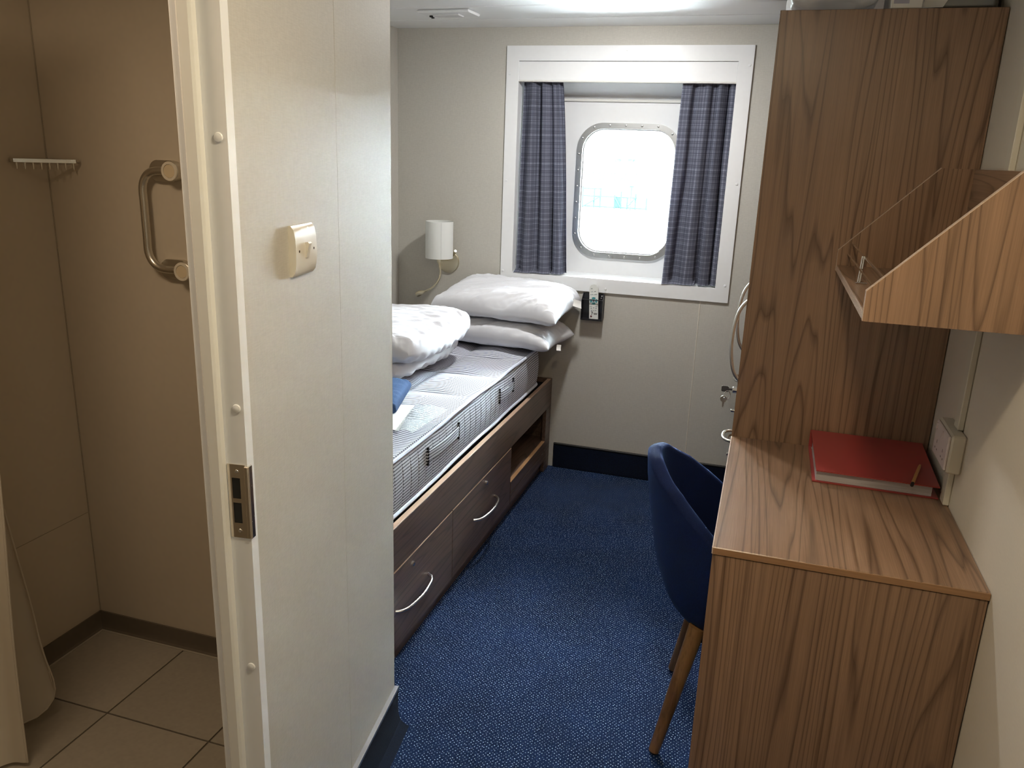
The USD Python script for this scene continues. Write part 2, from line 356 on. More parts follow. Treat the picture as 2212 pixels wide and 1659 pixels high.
w = Thing('wall_right', (XR, 0, 0), 'cream panel wall behind the desk', 'wall', kind=S)
w.part('panel', box(XR, XR + .1, 2.0785, 4.0, 0, 2.15), wall_right_m)
w.part('panel', box(XR, XR + .1, YF - .1, 2.0755, 0, 2.15), wall_right_m)
w.part('joint', box(XR + .004, XR + .09, 2.07, 2.085, 0, 2.15), dark_m, 'dark joint between wall panels')
single('wall_front', box(-1.95, .6, YF - .1, YF, 0, 2.15), wall_m, 'beige wall behind the viewer', 'wall', kind=S)

# partition between the cabin and the bathroom, turned seven degrees
PA = np.array([-.8436, 1.7454]); PD = np.array([.126, -.99203]); PN = np.array([.99203, .126])
def pp(s, n, z): q = PA + PD * s + PN * n; return np.array([q[0], q[1], z])
def pbox(s0, s1, n0, n1, z0, z1, r=0.0):
    m = bbox(s0, s1, n0, n1, z0, z1, r) if r else box(s0, s1, n0, n1, z0, z1)
    T = np.eye(4); T[:2, 0], T[:2, 1], T[:2, 3] = PD, PN, PA
    m.apply_transform(T); m.fix_normals(); return m
DEND = 1.43
w = Thing('wall_partition', (PA[0], PA[1], 0), 'beige linen-look partition between cabin and bathroom', 'wall', kind=S)
w.part('panel', pbox(0, .3205, -.055, 0, 0, 2.12, .001), wall_m)
w.part('panel', pbox(.3212, .72, -.055, 0, 0, 2.12, .001), wall_m)
w.part('panel', pbox(DEND, 2.25, -.055, 0, 0, 2.12), wall_m)
w.part('panel', pbox(.70, DEND + .02, -.055, 0, 1.95, 2.12), wall_m)
w.part('end_panel', prism([(-.8436, 1.7454), (-.8981, 1.7385), (-1.9, 1.69), (-1.9, 1.745), (-.93, 1.745)], 2.12, (0, 0, 0), (1, 0, 0), (0, 1, 0)), wall_m)
w.part('edge_strip', pbox(-.004, .72, -.0005, .0125, .118, .1225, .0008), alu_dark, 'slim anodised strip capping the carpet skirting')
w.part('edge_strip_lip', pbox(-.004, .72, .0105, .0128, .1155, .124, .0006), alu, 'bright front lip of the strip')
sk = [(.0115, .117), (.0105, .06), (.012, .035), (.018, .016), (.032, .004), (.045, -.001), (-.001, -.001), (-.001, .117)]
w.part('skirting', prism(sk, .70, pp(.70, 0, 0), (PN[0], PN[1], 0), (0, 0, 1)) if False else prism(sk, .72, pp(0, 0, 0), (PN[0], PN[1], 0), (0, 0, 1)) if np.cross([PN[0], PN[1], 0], [0, 0, 1])[1] < 0 else prism(sk, .72, pp(.72, 0, 0), (PN[0], PN[1], 0), (0, 0, 1)), skirt_m, 'navy carpet turned up as skirting')

b = Thing('baseboard_back', (0, YB, 0), 'navy carpet skirting along the window wall', 'baseboard', kind=S)
b.part('carpet_strip', bbox(-.93, XR, YB - .012, YB, 0, .125, .003), skirt_m)
b.part('cap', bbox(-.93, XR, YB - .014, YB, .125, .1315, .001), M('skirting_cap', (.02, .019, .017), .5))

# bathroom beyond the open doorway
BX, BY, BZ = -1.766, 1.671, .15
single('wall_bathroom_back', box(-1.87, -.895, BY, BY + .03, 0, 2.1), bath_wall_m, 'beige shower wall carrying the grab bar', 'wall', kind=S)
w = Thing('wall_bathroom_left', (BX, 0, 0), 'beige shower wall with a fine joint', 'wall', kind=S)
def slantbox(z0a, z0b, z1a, z1b):
    return prism([(YF, z0a), (BY, z0b), (BY, z1a), (YF, z1b)], .08, (BX - .08, 0, 0), (0, 1, 0), (0, 0, 1))
w.part('panel', box(BX - .08, BX, YF, BY, 0, .5185), bath_wall_m)
w.part('panel', box(BX - .08, BX, YF, BY, .5205, 2.1), bath_wall_m)
w.part('joint', box(BX - .07, BX - .0008, YF, BY, .515, .524), grained('silicone', (.36, .31, .24), .5, .02))
downlight(-1.2, .75, 2.0185, fill_bath_m, 'added fill light brightening the bathroom, shaped as a round ceiling lamp', r=.16)
single('ceiling_bathroom', box(-1.85, -.70, YF, BY + .03, 2.02, 2.09), ceil_m, 'white bathroom ceiling', 'ceiling', kind=S)
w.part('corner_seal', rod((BX + .0005, BY - .0005, BZ + .05), (BX + .0005, BY - .0005, 2.02), .0022, 8), '/World/Looks/silicone')
f = Thing('floor_bathroom', (0, 0, BZ), 'shower floor of square grey-beige tiles', 'floor', kind=S)
bpoly = Polygon([tuple(PA - PN * .0545 + PD * .02), tuple(PA - PN * .0545 + PD * 2.25), (-1.80, YF), (-1.80, BY + .02), (-.91, BY + .02)])
f.part('grout', prism(bpoly, BZ - .003, (0, 0, 0), (1, 0, 0), (0, 1, 0)), grout_m)
rng = np.random.RandomState(3)
tmats = [grained(f'shower_tile_{i}', tuple(np.array((.37, .335, .28)) * k), .42, .06, (90, 90, 90), .05) for i, k in enumerate((.96, 1.0, 1.04))]
T0 = .3035
for i in range(4):
    for j in range(7):
        x0, y1 = BX + .006 + T0 * i, BY - .006 - T0 * j
        x1, y0 = x0 + T0 - .005, y1 - T0 + .005
        poly = sbox(x0, y0, x1, y1).intersection(Polygon([tuple(PA - PN * .06 - PD * .3), tuple(PA - PN * .06 + PD * 2.3), (-3, YF - .2), (-3, 2)]))
        if poly.is_empty or poly.area < 1e-4: continue
        m = prism(poly, .012, (0, 0, BZ - .012), (1, 0, 0), (0, 1, 0))
        f.part('tile', m, tmats[rng.randint(3)])
b = Thing('baseboard_bathroom', (BX, BY, BZ), 'dark brown coved skirting around the shower floor', 'baseboard', kind=S)
bp = [(0, 0), (.022, 0), (.012, .006), (.006, .018), (.005, .052), (0, .052)]
b.part('skirting', prism(bp, .86, (BX, BY, BZ), (0, -1, 0), (0, 0, 1)) if np.cross([0, -1, 0], [0, 0, 1])[0] > 0 else prism(bp, .86, (BX + .86, BY, BZ), (0, -1, 0), (0, 0, 1)), bath_base_m)
b.part('skirting', prism(bp, 1.6, (BX, BY, BZ), (1, 0, 0), (0, 0, 1)) if np.cross([1, 0, 0], [0, 0, 1])[1] < 0 else prism(bp, 1.6, (BX, BY - 1.6, BZ), (1, 0, 0), (0, 0, 1)), bath_base_m)
b.part('seal', [rod((BX + .021, BY - .02, BZ + .001), (BX + .021, BY - 1.4, BZ + .001), .0028, 8), rod((BX + .02, BY - .021, BZ + .001), (BX + .86, BY - .021, BZ + .001), .0028, 8)], grained('pale_silicone', (.42, .38, .31), .5, .02), 'pale silicone bead along the tiles')

# door frame at the end of the partition
d = Thing('door_1', (pp(.72, 0, 0)[0], pp(.72, 0, 0)[1], 0), 'white steel frame of the bathroom doorway with strike plate', 'door frame', kind=S)
d.part('casing', pbox(.711, .7325, -.0042, .0045, 0, 2.12), white_paint)
d.part('rebate', pbox(.712, .7325, -.040, -.0042, 0, 2.12), white_paint)
d.part('stop', pbox(.712, .748, -.0545, -.0315, 0, 2.12, .0035), white_gloss)
d.part('stop', pbox(.712, .744, -.066, -.050, 0, 2.12, .002), white_paint)
d.part('head', pbox(.72, DEND + .01, -.066, .0045, 1.97, 2.0), white_paint)
d.part('jamb', pbox(DEND - .03, DEND + .01, -.066, .0045, 0, 2.0), white_paint)
d.part('threshold', pbox(.70, DEND + .01, -.066, .002, 0, .165, .004), alu_dark)
for zc, n in ((1.556, -.0095), (1.152 - .0, -.0075), (.688, -.0095)):
    o = pp(.7322, n, zc); d.part('plug_cap', lathe([(0, 0), (.0068, 0), (.0072, .001), (.0062, .0022), (.003, .003), (0, .0032)], o, (PD[0], PD[1], 0), 20), white_paint)
def pl(s, n0, z0, h, poly):   # polygon in (n, z) extruded towards the doorway
    return prism(poly, h, pp(s, 0, 0), (-PN[0], -PN[1], 0), (0, 0, 1)) if np.dot(np.cross([-PN[0], -PN[1], 0], [0, 0, 1])[:2], PD) > 0 else prism(poly, h, pp(s + h, 0, 0), (-PN[0], -PN[1], 0), (0, 0, 1))
plate = sbox(-.0005, .931, .0295, 1.0585)
for z0 in (.9565, .9985 + .001):
    plate = plate.difference(sbox(.0085, z0 + .0005, .0225, z0 + .036))
sp_ = d.part('strike_plate', [pl(.7325, 0, 0, .0014, plate)], steel, 'polished steel strike plate with two openings', smooth=False)
d.part('lip', [pbox(.722, .7335, .0045, .0075, .931, 1.0565, .001), pbox(.7315, .7355, -.0005, .0065, .931, 1.0565, .0012)], steel, under=sp_)
d.part('pocket', [pbox(.7326, .7329, -.0225, -.0085, .9565, 1.036)], M('latch_pocket', (.008, .009, .009), .5), under=sp_)
for zc in (.9435, 1.0465):
    d.part('screw', lathe([(0, 0), (.0034, 0), (.003, .001), (.0015, .0012), (.0012, .0002), (0, .0002)], pp(.7338, -.0125 - .001, zc), (PD[0], PD[1], 0), 14), chrome, under=sp_)

# ------------------------------------------------------------------ window
n = Thing('window_1', (-.697, YB, WZ0), 'white framed recessed window with a rounded ship porthole', 'window', kind=S)
FX0, FX1, FZ0, FZ1 = -1.2444, -.1467, .921, 2.0205
ring = sbox(FX0, FZ0, FX1, FZ1).difference(sbox(WX0, WZ0, WX1, WZ1))
fr = n.part('frame', prism(ring, .009, (0, YB, 0), (1, 0, 0), (0, 0, 1)) if np.cross([1, 0, 0], [0, 0, 1])[1] < 0 else None, white_paint)
for x, z in ((-1.229, 1.90), (-1.23, 1.42), (-1.233, .99), (-.162, 1.94), (-.163, 1.45), (-.166, 1.0), (-.69, 2.003), (-.715, .94)):
    n.part('screw_cap', lathe([(0, 0), (.0058, 0), (.005, .002), (0, .0028)], (x, YB - .009, z), (0, -1, 0), 14), white_paint, under=fr)
n.part('valance', bbox(WX0 + .002, WX1 - .002, YB - .005, YB + .008, 1.872, WZ1 - .002, .0015), white_paint)
n.part('valance_edge', bbox(WX0 + .001, WX1 - .001, YB - .0075, YB + .02, 1.866, 1.874, .002), white_gloss)
YR = 3.974
n.part('lining', [box(WX0 - .004, WX0 + .002, YB - .008, YR + .01, WZ0 - .004, WZ1), box(WX1 - .002, WX1 + .004, YB - .008, YR + .01, WZ0 - .004, WZ1), box(WX0, WX1, YB - .0085, YR + .01, WZ0 - .004, WZ0 + .0025),
                  prism([(YB + .02, 1.90), (YR + .01, 1.818), (YR + .01, 1.956), (YB + .02, 1.956)], WX1 - WX0, (WX0, 0, 0), (0, 1, 0), (0, 0, 1))], white_paint)
n.part('cornice', bbox(WX0, WX1, YR - .010, YR, 1.794, 1.806, .003), white_gloss)
PX0, PX1, PZ0, PZ1 = -.905, -.461, 1.092, 1.674
hole = rrect(PX0, PX1, PZ0, PZ1, .105, 14)
plate = sbox(WX0 - .1, WZ0 - .1, WX1 + .1, WZ1 + .05).difference(hole)
n.part('back_plate', prism(plate, .012, (0, YR + .012, 0), (1, 0, 0), (0, 0, 1)), white_paint)
outer = rrect(PX0 - .027, PX1 + .027, PZ0 - .027, PZ1 + .027, .128, 14)
pr_ = n.part('porthole_ring', prism(outer.difference(hole), .011, (0, YR, 0), (1, 0, 0), (0, 0, 1)), alu)
mid = rrect(PX0 - .0155, PX1 + .0155, PZ0 - .0155, PZ1 + .0155, .117, 14).exterior
for k in range(26):
    q = mid.interpolate((k + .35) / 26, normalized=True)
    n.part('bolt', lathe([(0, 0), (.0052, 0), (.0048, .0018), (.0022, .003), (0, .003)], (q.x, YR - .011, q.y), (0, -1, 0), 12), alu, under=pr_)
n.part('seal', prism(rrect(PX0 - .004, PX1 + .004, PZ0 - .004, PZ1 + .004, .108, 14).difference(rrect(PX0 + .004, PX1 - .004, PZ0 + .004, PZ1 - .004, .1, 14)), .004, (0, YR + .016, 0), (1, 0, 0), (0, 0, 1)), M('grey_seal', (.3, .31, .32), .6))
n.part('glass', prism(rrect(PX0 - .006, PX1 + .006, PZ0 - .006, PZ1 + .006, .108, 14), .006, (0, YR + .024, 0), (1, 0, 0), (0, 0, 1)), glass_m)

def curtain(name, top, bot, ztop, zbot, ph, folds, label, lean, seed):
    """pleated plaid curtain hanging in the window recess; top and bot: (x0, x1)"""
    nu, nv = 180, 60; U, V = np.meshgrid(np.linspace(0, 1, nu), np.linspace(0, 1, nv), indexing='ij')
    rs = np.random.RandomState(seed)
    wob = meshkit.fbm(np.stack([U * 3.0, V * 1.2, np.full_like(U, seed * 3.1)], -1), 3, seed) - .5
    Up = U + .16 * wob * (.35 + V) + .05 * np.sin(5.2 * U + seed)
    x0 = top[0] + (bot[0] - top[0]) * V ** 1.1; x1 = top[1] + (bot[1] - top[1]) * V ** .8
    amp = (.013 + .016 * V) * (.35 + 1.1 * meshkit.noise(np.stack([U * folds * .8, V * .9, U * 0 + seed], -1), seed))
    wv = np.sin(2 * np.pi * folds * Up + ph); wv = np.sign(wv) * np.abs(wv) ** .75
    y = 3.832 + amp * wv + .005 * np.sin(2 * np.pi * folds * 2.3 * Up + 1.3 * V + ph) * (1 - V * .5)
    g = np.exp(-(V / .035) ** 2); y = y * (1 - .5 * g) + (3.83 + .006 * np.sin(2 * np.pi * folds * 3.1 * U)) * .5 * g
    y = y - .0035 * np.exp(-((V - .935) / .006) ** 2)
    y = y + lean * V + .012 * wob * V
    x = x0 + (x1 - x0) * U + .35 * amp * np.cos(2 * np.pi * folds * Up + ph)
    x = np.clip(x, WX0 + .004, WX1 - .004)
    z = ztop + (zbot - ztop) * V + (.0015 * np.sin(2 * np.pi * folds * Up + ph) + .01 * (U - .5)) * V
    y = np.where(z < WZ0 + .01, np.minimum(y, YB - .012), y)
    P = np.stack([x, y, z], -1)
    m = sheet(P, .0012)
    width = (bot[1] - bot[0]) * 2.1
    uv1 = np.stack([U * width, V * (ztop - zbot)], -1).reshape(-1, 2)
    nring = len(m.vertices) - 2 * nu * nv
    ringi = np.concatenate([np.stack([np.full(nv, 0), np.arange(nv)], 1), np.stack([np.arange(1, nu), np.full(nu - 1, nv - 1)], 1), np.stack([np.full(nv - 1, nu - 1), np.arange(nv - 2, -1, -1)], 1), np.stack([np.arange(nu - 2, 0, -1), np.full(nu - 2, 0)], 1)])
    uvr = np.repeat(uv1.reshape(nu, nv, 2)[ringi[:, 0], ringi[:, 1]], 2, axis=0)
    return single(name, m, plaid_m, label, 'curtain', group=None, smooth=True, uv=np.concatenate([uv1, uv1, uvr]))
curtain('window_curtain', (-1.175, -.985), (-1.186, -.912), 1.895, .990, .4, 3.1, 'navy plaid curtain hanging at the left side of the window, nearer the bed lamp', -.012, 3)
curtain('window_curtain', (-.432, -.212), (-.452, -.210), 1.895, .991, 2.2, 3.4, 'navy plaid curtain hanging at the right side of the window, overlapping the porthole', -.012, 8)

# ------------------------------------------------------------------ lamps on the ceiling, vent
downlight(-.664, 3.115, ZC, lamp_main_m, 'round glowing ceiling light in front of the window', dome_=.032)
downlight(-.04, .85, ZC, lamp_entry_m, 'round warm ceiling light over the entry beside the desk')

v = Thing('air_vent', (-1.365, 3.38, ZC), 'white square ceiling air vent with a small black lever', 'air vent')
va = trimesh.transformations.rotation_matrix(-.03, [0, 0, 1], [-1.39, 3.44, 0])
def vm(m): m = m.copy(); m.apply_transform(va); return m
v.part('frame', vm(bbox(-1.482, -1.248, 3.315, 3.440, ZC - .012, ZC - .001, .005)), white_paint)
v.part('damper', vm(bbox(-1.428, -1.308, 3.352, 3.412, ZC - .018, ZC - .011, .004)), grained('vent_plate', (.70, .71, .73), .4, .01))
v.part('lever', vm(cat([bbox(-1.456, -1.442, 3.385, 3.396, ZC - .019, ZC - .011, .002), bbox(-1.450, -1.436, 3.390, 3.398, ZC - .023, ZC - .018, .002)])), black_plastic)

# ------------------------------------------------------------------ wall lamp
t = Thing('wall_lamp', (-1.525, YB, 1.03), 'wall reading lamp with white drum shade and a brass gooseneck', 'lamp')
t.part('wall_plate', lathe([(0, .012), (.040, .012), (.053, .010), (.056, .006), (.056, 0), (0, 0)], (-1.522, YB, 1.012), (0, -1, 0), 48), brass_nickel)
t.part('knob', rod((-1.495, YB - .01, 1.045), (-1.468, YB - .05, 1.073), .0065), brass_nickel)
t.part('arm', [rod((-1.522, YB - .010, 1.022), (-1.533, 3.702, 1.030), .0055), rod((-1.505, YB - .012, 1.032), (-1.528, 3.702, 1.036), .004)], brass_nickel)
t.part('hub', [lathe([(0, -.008), (.008, -.008), (.010, 0), (.010, .012), (.006, .016), (0, .016)], (-1.533, 3.70, 1.024), seg=20)], brass_nickel)
sh = t.part('shade', lathe([(.0665, .0), (.0675, .002), (.0675, .176), (.0665, .178), (.0655, .176), (.0655, .002), (.0665, 0)], (-1.532, 3.70, 1.040), seg=64), shade_m, 'white drum shade')
t.part('seam', box(-1.4985, -1.4980, 3.6405, 3.642, 1.042, 1.216), grained('shade_seam', (.55, .57, .56), .8, .02), under=sh)
t.part('shade_ring', [tube([(-1.532 + .0655 * math.cos(a), 3.70 + .0655 * math.sin(a), 1.055) for a in np.linspace(0, 2 * math.pi, 33)], .0015, 6, False)] + [rod((-1.532, 3.70, 1.055), (-1.532 + .0655 * math.cos(a), 3.70 + .0655 * math.sin(a), 1.055), .0014, 6) for a in (0.3, 2.4, 4.5)], brass_nickel)
t.part('bulb', lathe([(0, 0), (.012, 0), (.013, .03), (.022, .055), (.024, .075), (.016, .092), (0, .097)], (-1.532, 3.70, 1.04), seg=24), M('opal_bulb', (.8, .8, .76), .3))
gp = smooth_path([(-1.531, 3.70, 1.020), (-1.527, 3.70, .995), (-1.525, 3.70, .966), (-1.531, 3.692, .932), (-1.553, 3.684, .900), (-1.583, 3.68, .880), (-1.606, 3.68, .870)], 40)
t.part('gooseneck', [tube(gp, .0045, 10), tube(gp[:8], .0068, 12)], brass_nickel)
hd = smooth_path([(-1.600, 3.68, .872), (-1.615, 3.68, .866), (-1.632, 3.68, .858), (-1.643, 3.68, .851)], 14)
t.part('reading_head', tube(hd, [.0055, .006, .007, .0085, .010, .0112, .0122, .013, .0136, .0138, .0136, .0132, .0122, .0098], 20), brass_nickel)

# ------------------------------------------------------------------ bed
XB = -.9525; Z0 = .0015
b = Thing('bed', (-1.37, 2.78, 0), 'walnut cabin bed base, shade tinted into its colour, with drawers beneath the mattress', 'bed')
YE0, YE1 = 1.768, 3.7895
b.part('end_panel', bbox(-1.79, XB, YE1 - .020, YE1, Z0, .4724, .0015), wood_bed_shaded)
b.part('end_panel', bbox(-1.79, XB, YE0, YE0 + .018, Z0, .4724, .0015), wood_bed_shaded)
b.part('side_rail', bbox(XB - .020, XB, YE0 + .018, YE1 - .0205, .331, .4724, .0015), wood_bed_shaded)
b.part('rail_edge', bbox(XB - .0195, XB - .0005, YE0 + .018, YE1 - .021, .4715, .4735, .0008), grained('bed_edge_band', (.55, .38, .28), .35, .1, (200, 6, 200)), 'lighter top edge of the rail')
b.part('plinth', box(XB - .045, XB - .022, YE0 + .02, YE1 - .02, Z0, .06), wood_bed_shaded)
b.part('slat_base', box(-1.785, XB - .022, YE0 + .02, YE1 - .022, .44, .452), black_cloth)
b.part('back_panel', box(-1.40, -1.385, YE0 + .02, YE1 - .02, Z0, .44), wood_bed_shaded)
ym = 2.4495
def drawer(y0, y1, yh, yl):
    dr = b.part('drawer', bbox(XB - .018, XB, y0, y1, .0595, .3265, .0012), wood_bed_shaded)
    hp = [(XB - .001, yh - .124, .1925), (XB + .016, yh - .112, .1925), (XB + .032, yh - .06, .1925), (XB + .037, yh, .1925), (XB + .032, yh + .06, .1925), (XB + .016, yh + .112, .1925), (XB - .001, yh + .124, .1925)]
    b.part('handle', tube(smooth_path(hp, 40), .0052, 12), M('handle_alu', (.88, .88, .88), .22, 1.0) if not stage.GetPrimAtPath('/World/Looks/handle_alu') else '/World/Looks/handle_alu', 'silver bow handle', under=dr)
    b.part('lock', lathe([(0, .009), (.0055, .009), (.0085, .007), (.009, 0), (0, 0)], (XB, yl, .297), (1, 0, 0), 20), chrome, 'small chrome lock', under=dr)
    b.part('edge_line', bbox(XB - .015, XB + .0002, y0 + .002, y1 - .002, .3262, .3278, .0003), '/World/Looks/bed_edge_band', under=dr)
drawer(YE0 + .020, ym - .0015, 2.108, 2.102)
drawer(ym + .0015, 3.134, 2.794, 2.799)
b.part('divider', bbox(XB - .40, XB - .019, 3.12, 3.1375, .06, .331, .001), wood_bed_shaded)
b.part('niche_back', box(XB - .42, XB - .405, 3.137, YE1 - .02, .06, .331), wood_bed_shaded)
b.part('niche_floor', bbox(XB - .405, XB - .018, 3.138, YE1 - .0205, .145, .163, .001), wood_bed_shaded)
b.part('niche_lip', bbox(XB - .018, XB, 3.139, 3.70, .112, .165, .001), wood_bed_shaded)
b.part('niche_lip_edge', bbox(XB - .0178, XB - .0004, 3.140, 3.70, .1642, .1662, .0006), wood_edge, 'lighter edge of the open shelf')
b.part('lower_panel', bbox(XB - .018, XB, 3.139, 3.70, .0595, .1095, .001), wood_bed_shaded)
b.part('stile', bbox(XB - .018, XB, 3.7015, YE1 - .0205, Z0, .331, .001), wood_bed_shaded)

# mattress
MX0, MX1, MY0, MY1, MZ0, MZ1 = -1.785, -.978, 1.79, 3.612, .490, .668
mt = Thing('mattress', (-1.38, 2.7, MZ0), 'striped ticking mattress on the walnut bed base', 'mattress')
def mz(x, y):
    u, w_ = (x - MX0) / (MX1 - MX0), (y - MY0) / (MY1 - MY0)
    puff = np.abs(np.sin(np.pi * u * 3)) ** .6 * np.abs(np.sin(np.pi * w_ * 6)) ** .6
    edge = np.minimum(np.minimum(u, 1 - u) * (MX1 - MX0), np.minimum(w_, 1 - w_) * (MY1 - MY0))
    return MZ1 + .0015 + (.027 * puff - .010) * np.clip(edge / .14, 0, 1) + .006 * (meshkit.noise(np.stack([x * 6, y * 6, x * 0], -1), 4) - .5)
X, Y = np.meshgrid(np.linspace(MX0 + .004, MX1 - .004, 80), np.linspace(MY0 + .004, MY1 - .004, 170), indexing='ij')
mt.part('top_panel', sheet(np.stack([X, Y, mz(X, Y)], -1), .006), tick_top, smooth=True)
per = rrect(MX0, MX1, MY0, MY1, .045, 8).exterior
L = per.length; ns = 2200; h = np.linspace(0, 1, 12); rows = []
zw = lambda s: .009 * (meshkit.noise(np.stack([s * 5, s * 0, s * 0], -1), 9) - .5)
for k in range(ns):
    s = L * k / ns; q, q2 = per.interpolate(s), per.interpolate((s + .004) % L)
    tx, ty = q2.x - q.x, q2.y - q.y; l_ = math.hypot(tx, ty); nx, ny = (ty / l_, -tx / l_)
    if (q.x - (MX0 + MX1) / 2) * nx + (q.y - (MY0 + MY1) / 2) * ny < 0: nx, ny = -nx, -ny
    ph = (s % .058) / .058; gr = .0032 * math.exp(-(min(ph, 1 - ph) / .045) ** 2)
    off = (.010 - gr) * np.sin(np.pi * h) ** .7
    z = MZ0 + (MZ1 - MZ0) * h + zw(np.array([s]))[0]
    rows.append(np.stack([q.x + nx * off, q.y + ny * off, z], 1))
rows = np.array(rows); border = [grid(rows, closed_u=True)]
for i_, dz, flip in ((0, .004, False), (-1, -.05, True)):
    c_ = np.append(rows[:, i_].mean(0)[:2], rows[:, i_, 2].mean() + dz); v_ = np.vstack([rows[:, i_], c_])
    border.append(trimesh.Trimesh(v_, [(k, (k + 1) % ns, ns) for k in range(ns)], process=False))
border = cat(border); border.merge_vertices(); border.fix_normals()
mt.part('border', border, tick_side, smooth=40)
for z, nm in ((MZ1, 'piping'), (MZ0 + .002, 'piping')):
    pts = [(per.interpolate(L * k / 300).x, per.interpolate(L * k / 300).y, z + zw(np.array([L * (k % 300) / 300]))[0]) for k in range(301)]
    pts = [((p[0] + 1.38) * 1.006 - 1.38, (p[1] - 2.7) * 1.003 + 2.7, p[2]) for p in pts]
    mt.part(nm, tube(pts, .0068, 8, False), piping_m)
mt.part('underside', box(MX0 + .02, MX1 - .012, MY0 + .02, MY1 - .02, .4525, MZ0 - .001), black_cloth)
for y0, y1 in ((2.25, 2.53), (2.98, 3.17)):
    z = .600
    yy = np.linspace(y0, y1, 24); bow = .008 * np.sin(np.pi * np.linspace(0, 1, 24)) ** .5
    P = np.stack([np.stack([MX1 + .011 + bow, yy, np.full(24, z - .017)], -1), np.stack([MX1 + .012 + bow, yy, np.full(24, z + .017)], -1)], 1)
    hn = mt.part('handle', sheet(P, .003), tick_side, 'striped fabric carrying handle', smooth=True)
    for ye in (y0 + .004, y1 - .004):
        mt.part('stitching', [box(MX1 + .009, MX1 + .016, ye - .004, ye + .004, z + dz - .0035, z + dz + .0035) for dz in np.linspace(-.027, .027, 6)], black_cloth, 'black stitching at the handle end', under=hn, kind='stuff')

# ------------------------------------------------------------------ bedding
def cushion(cx, cy, zc, lx, ly, top, bot, nx=110, ny=90, a=3.2, q=.62, seed=0, wr=.006, rot=0.0, tilt=(0, 0), droop=None, pinch=.05, fold=None, rnd=0.0):
    u = np.sin(np.linspace(-np.pi / 2, np.pi / 2, nx)); w_ = np.sin(np.linspace(-np.pi / 2, np.pi / 2, ny))
    U, V = np.meshgrid(u, w_, indexing='ij')
    hgt = np.clip((1 - np.abs(U) ** a) * (1 - np.abs(V) ** a), 0, 1) ** q
    px = lx / 2 * U * (1 - pinch * (1 - V ** 2) * np.abs(U) ** 2 * 0 - pinch * (1 - V ** 2)); py = ly / 2 * V * (1 - pinch * (1 - U ** 2))
    px = px * (1 - rnd * np.abs(V) ** 5); py = py * (1 - rnd * np.abs(U) ** 5)
    c_, s_ = math.cos(rot), math.sin(rot); gx, gy = cx + c_ * px - s_ * py, cy + s_ * px + c_ * py
    out = []
    for sgn, t_ in ((1, top), (-1, bot)):
        n1 = meshkit.fbm(np.stack([gx * 7, gy * 16, np.full_like(gx, sgn * 3 + seed)], -1), 4, seed) - .5
        n2 = 1 - np.abs(2 * meshkit.fbm(np.stack([(gx * .92 + gy * .39) * 5, (gy * .92 - gx * .39) * 24, np.full_like(gx, seed + 9.0)], -1), 3, seed + 5) - 1)
        e = 1 - hgt
        pk = np.sin((gx * 150 + 6 * n1 * 4)) * .0016 * np.clip(np.abs(V) * 1.4 - .5, 0, 1) * (e < .97)
        z = zc + sgn * t_ * hgt + (n1 * wr * 1.5 + (n2 - .7) * wr * 1.9 + pk) * np.clip(hgt * 2.2, 0, 1) * (1 if sgn > 0 else .4)
        if fold is not None: z = z + fold(gx, gy, U, V) * np.clip(hgt * 2, 0, 1)
        z = z + tilt[0] * (gx - cx) + tilt[1] * (gy - cy)
        if droop: z = z - droop(gx, gy)
        g = grid(np.stack([gx, gy, z], -1))
        if sgn < 0: g.invert()
        out.append(g)
    m = cat(out); m.merge_vertices(); m.fix_normals(); return m

def tagmesh(p0, ax, ay, w_, h_):
    p0, ax, ay = map(np.array, (p0, ax, ay)); U, V = np.meshgrid(np.linspace(0, 1, 6), np.linspace(0, 1, 8), indexing='ij')
    return sheet(p0 + U[..., None] * ax * w_ + V[..., None] * ay * h_ + (.004 * np.sin(3 * V))[..., None] * np.cross(ax, ay), .0012)

over = lambda k, e: (lambda x, y: k * np.clip(x - e, 0, 1) ** 1.6)
p1 = Thing('pillow', (-1.22, 3.57, .67), 'white pillow lying on the mattress, lower one of the two', 'pillow')
p1.part('case', cushion(-1.235, 3.575, .752, .76, .40, .062, .060, seed=21, wr=.008, rot=-.06, droop=over(.75, -1.0), a=5.0, q=.42), white_cotton, smooth=True)
p1.part('care_tag', tagmesh((-.866, 3.50, .715), (.8, .5, -.1), (.1, -.5, -.8), .022, .03), paper_m, 'small white care tag')
p2 = Thing('pillow', (-1.13, 3.57, .80), 'white pillow with care tags on top of the other pillow', 'pillow')
p2.part('case', cushion(-1.135, 3.580, .880, .60, .41, .078, .044, seed=33, wr=.012, rot=-.05, tilt=(0.0, .10), droop=over(.35, -1.0), a=6, q=.38), white_cotton, smooth=True)
p2.part('care_tag', tagmesh((-.845, 3.68, .900), (.75, .35, -.25), (.15, -.35, -.85), .05, .038), paper_m, 'white care tag at the back corner')

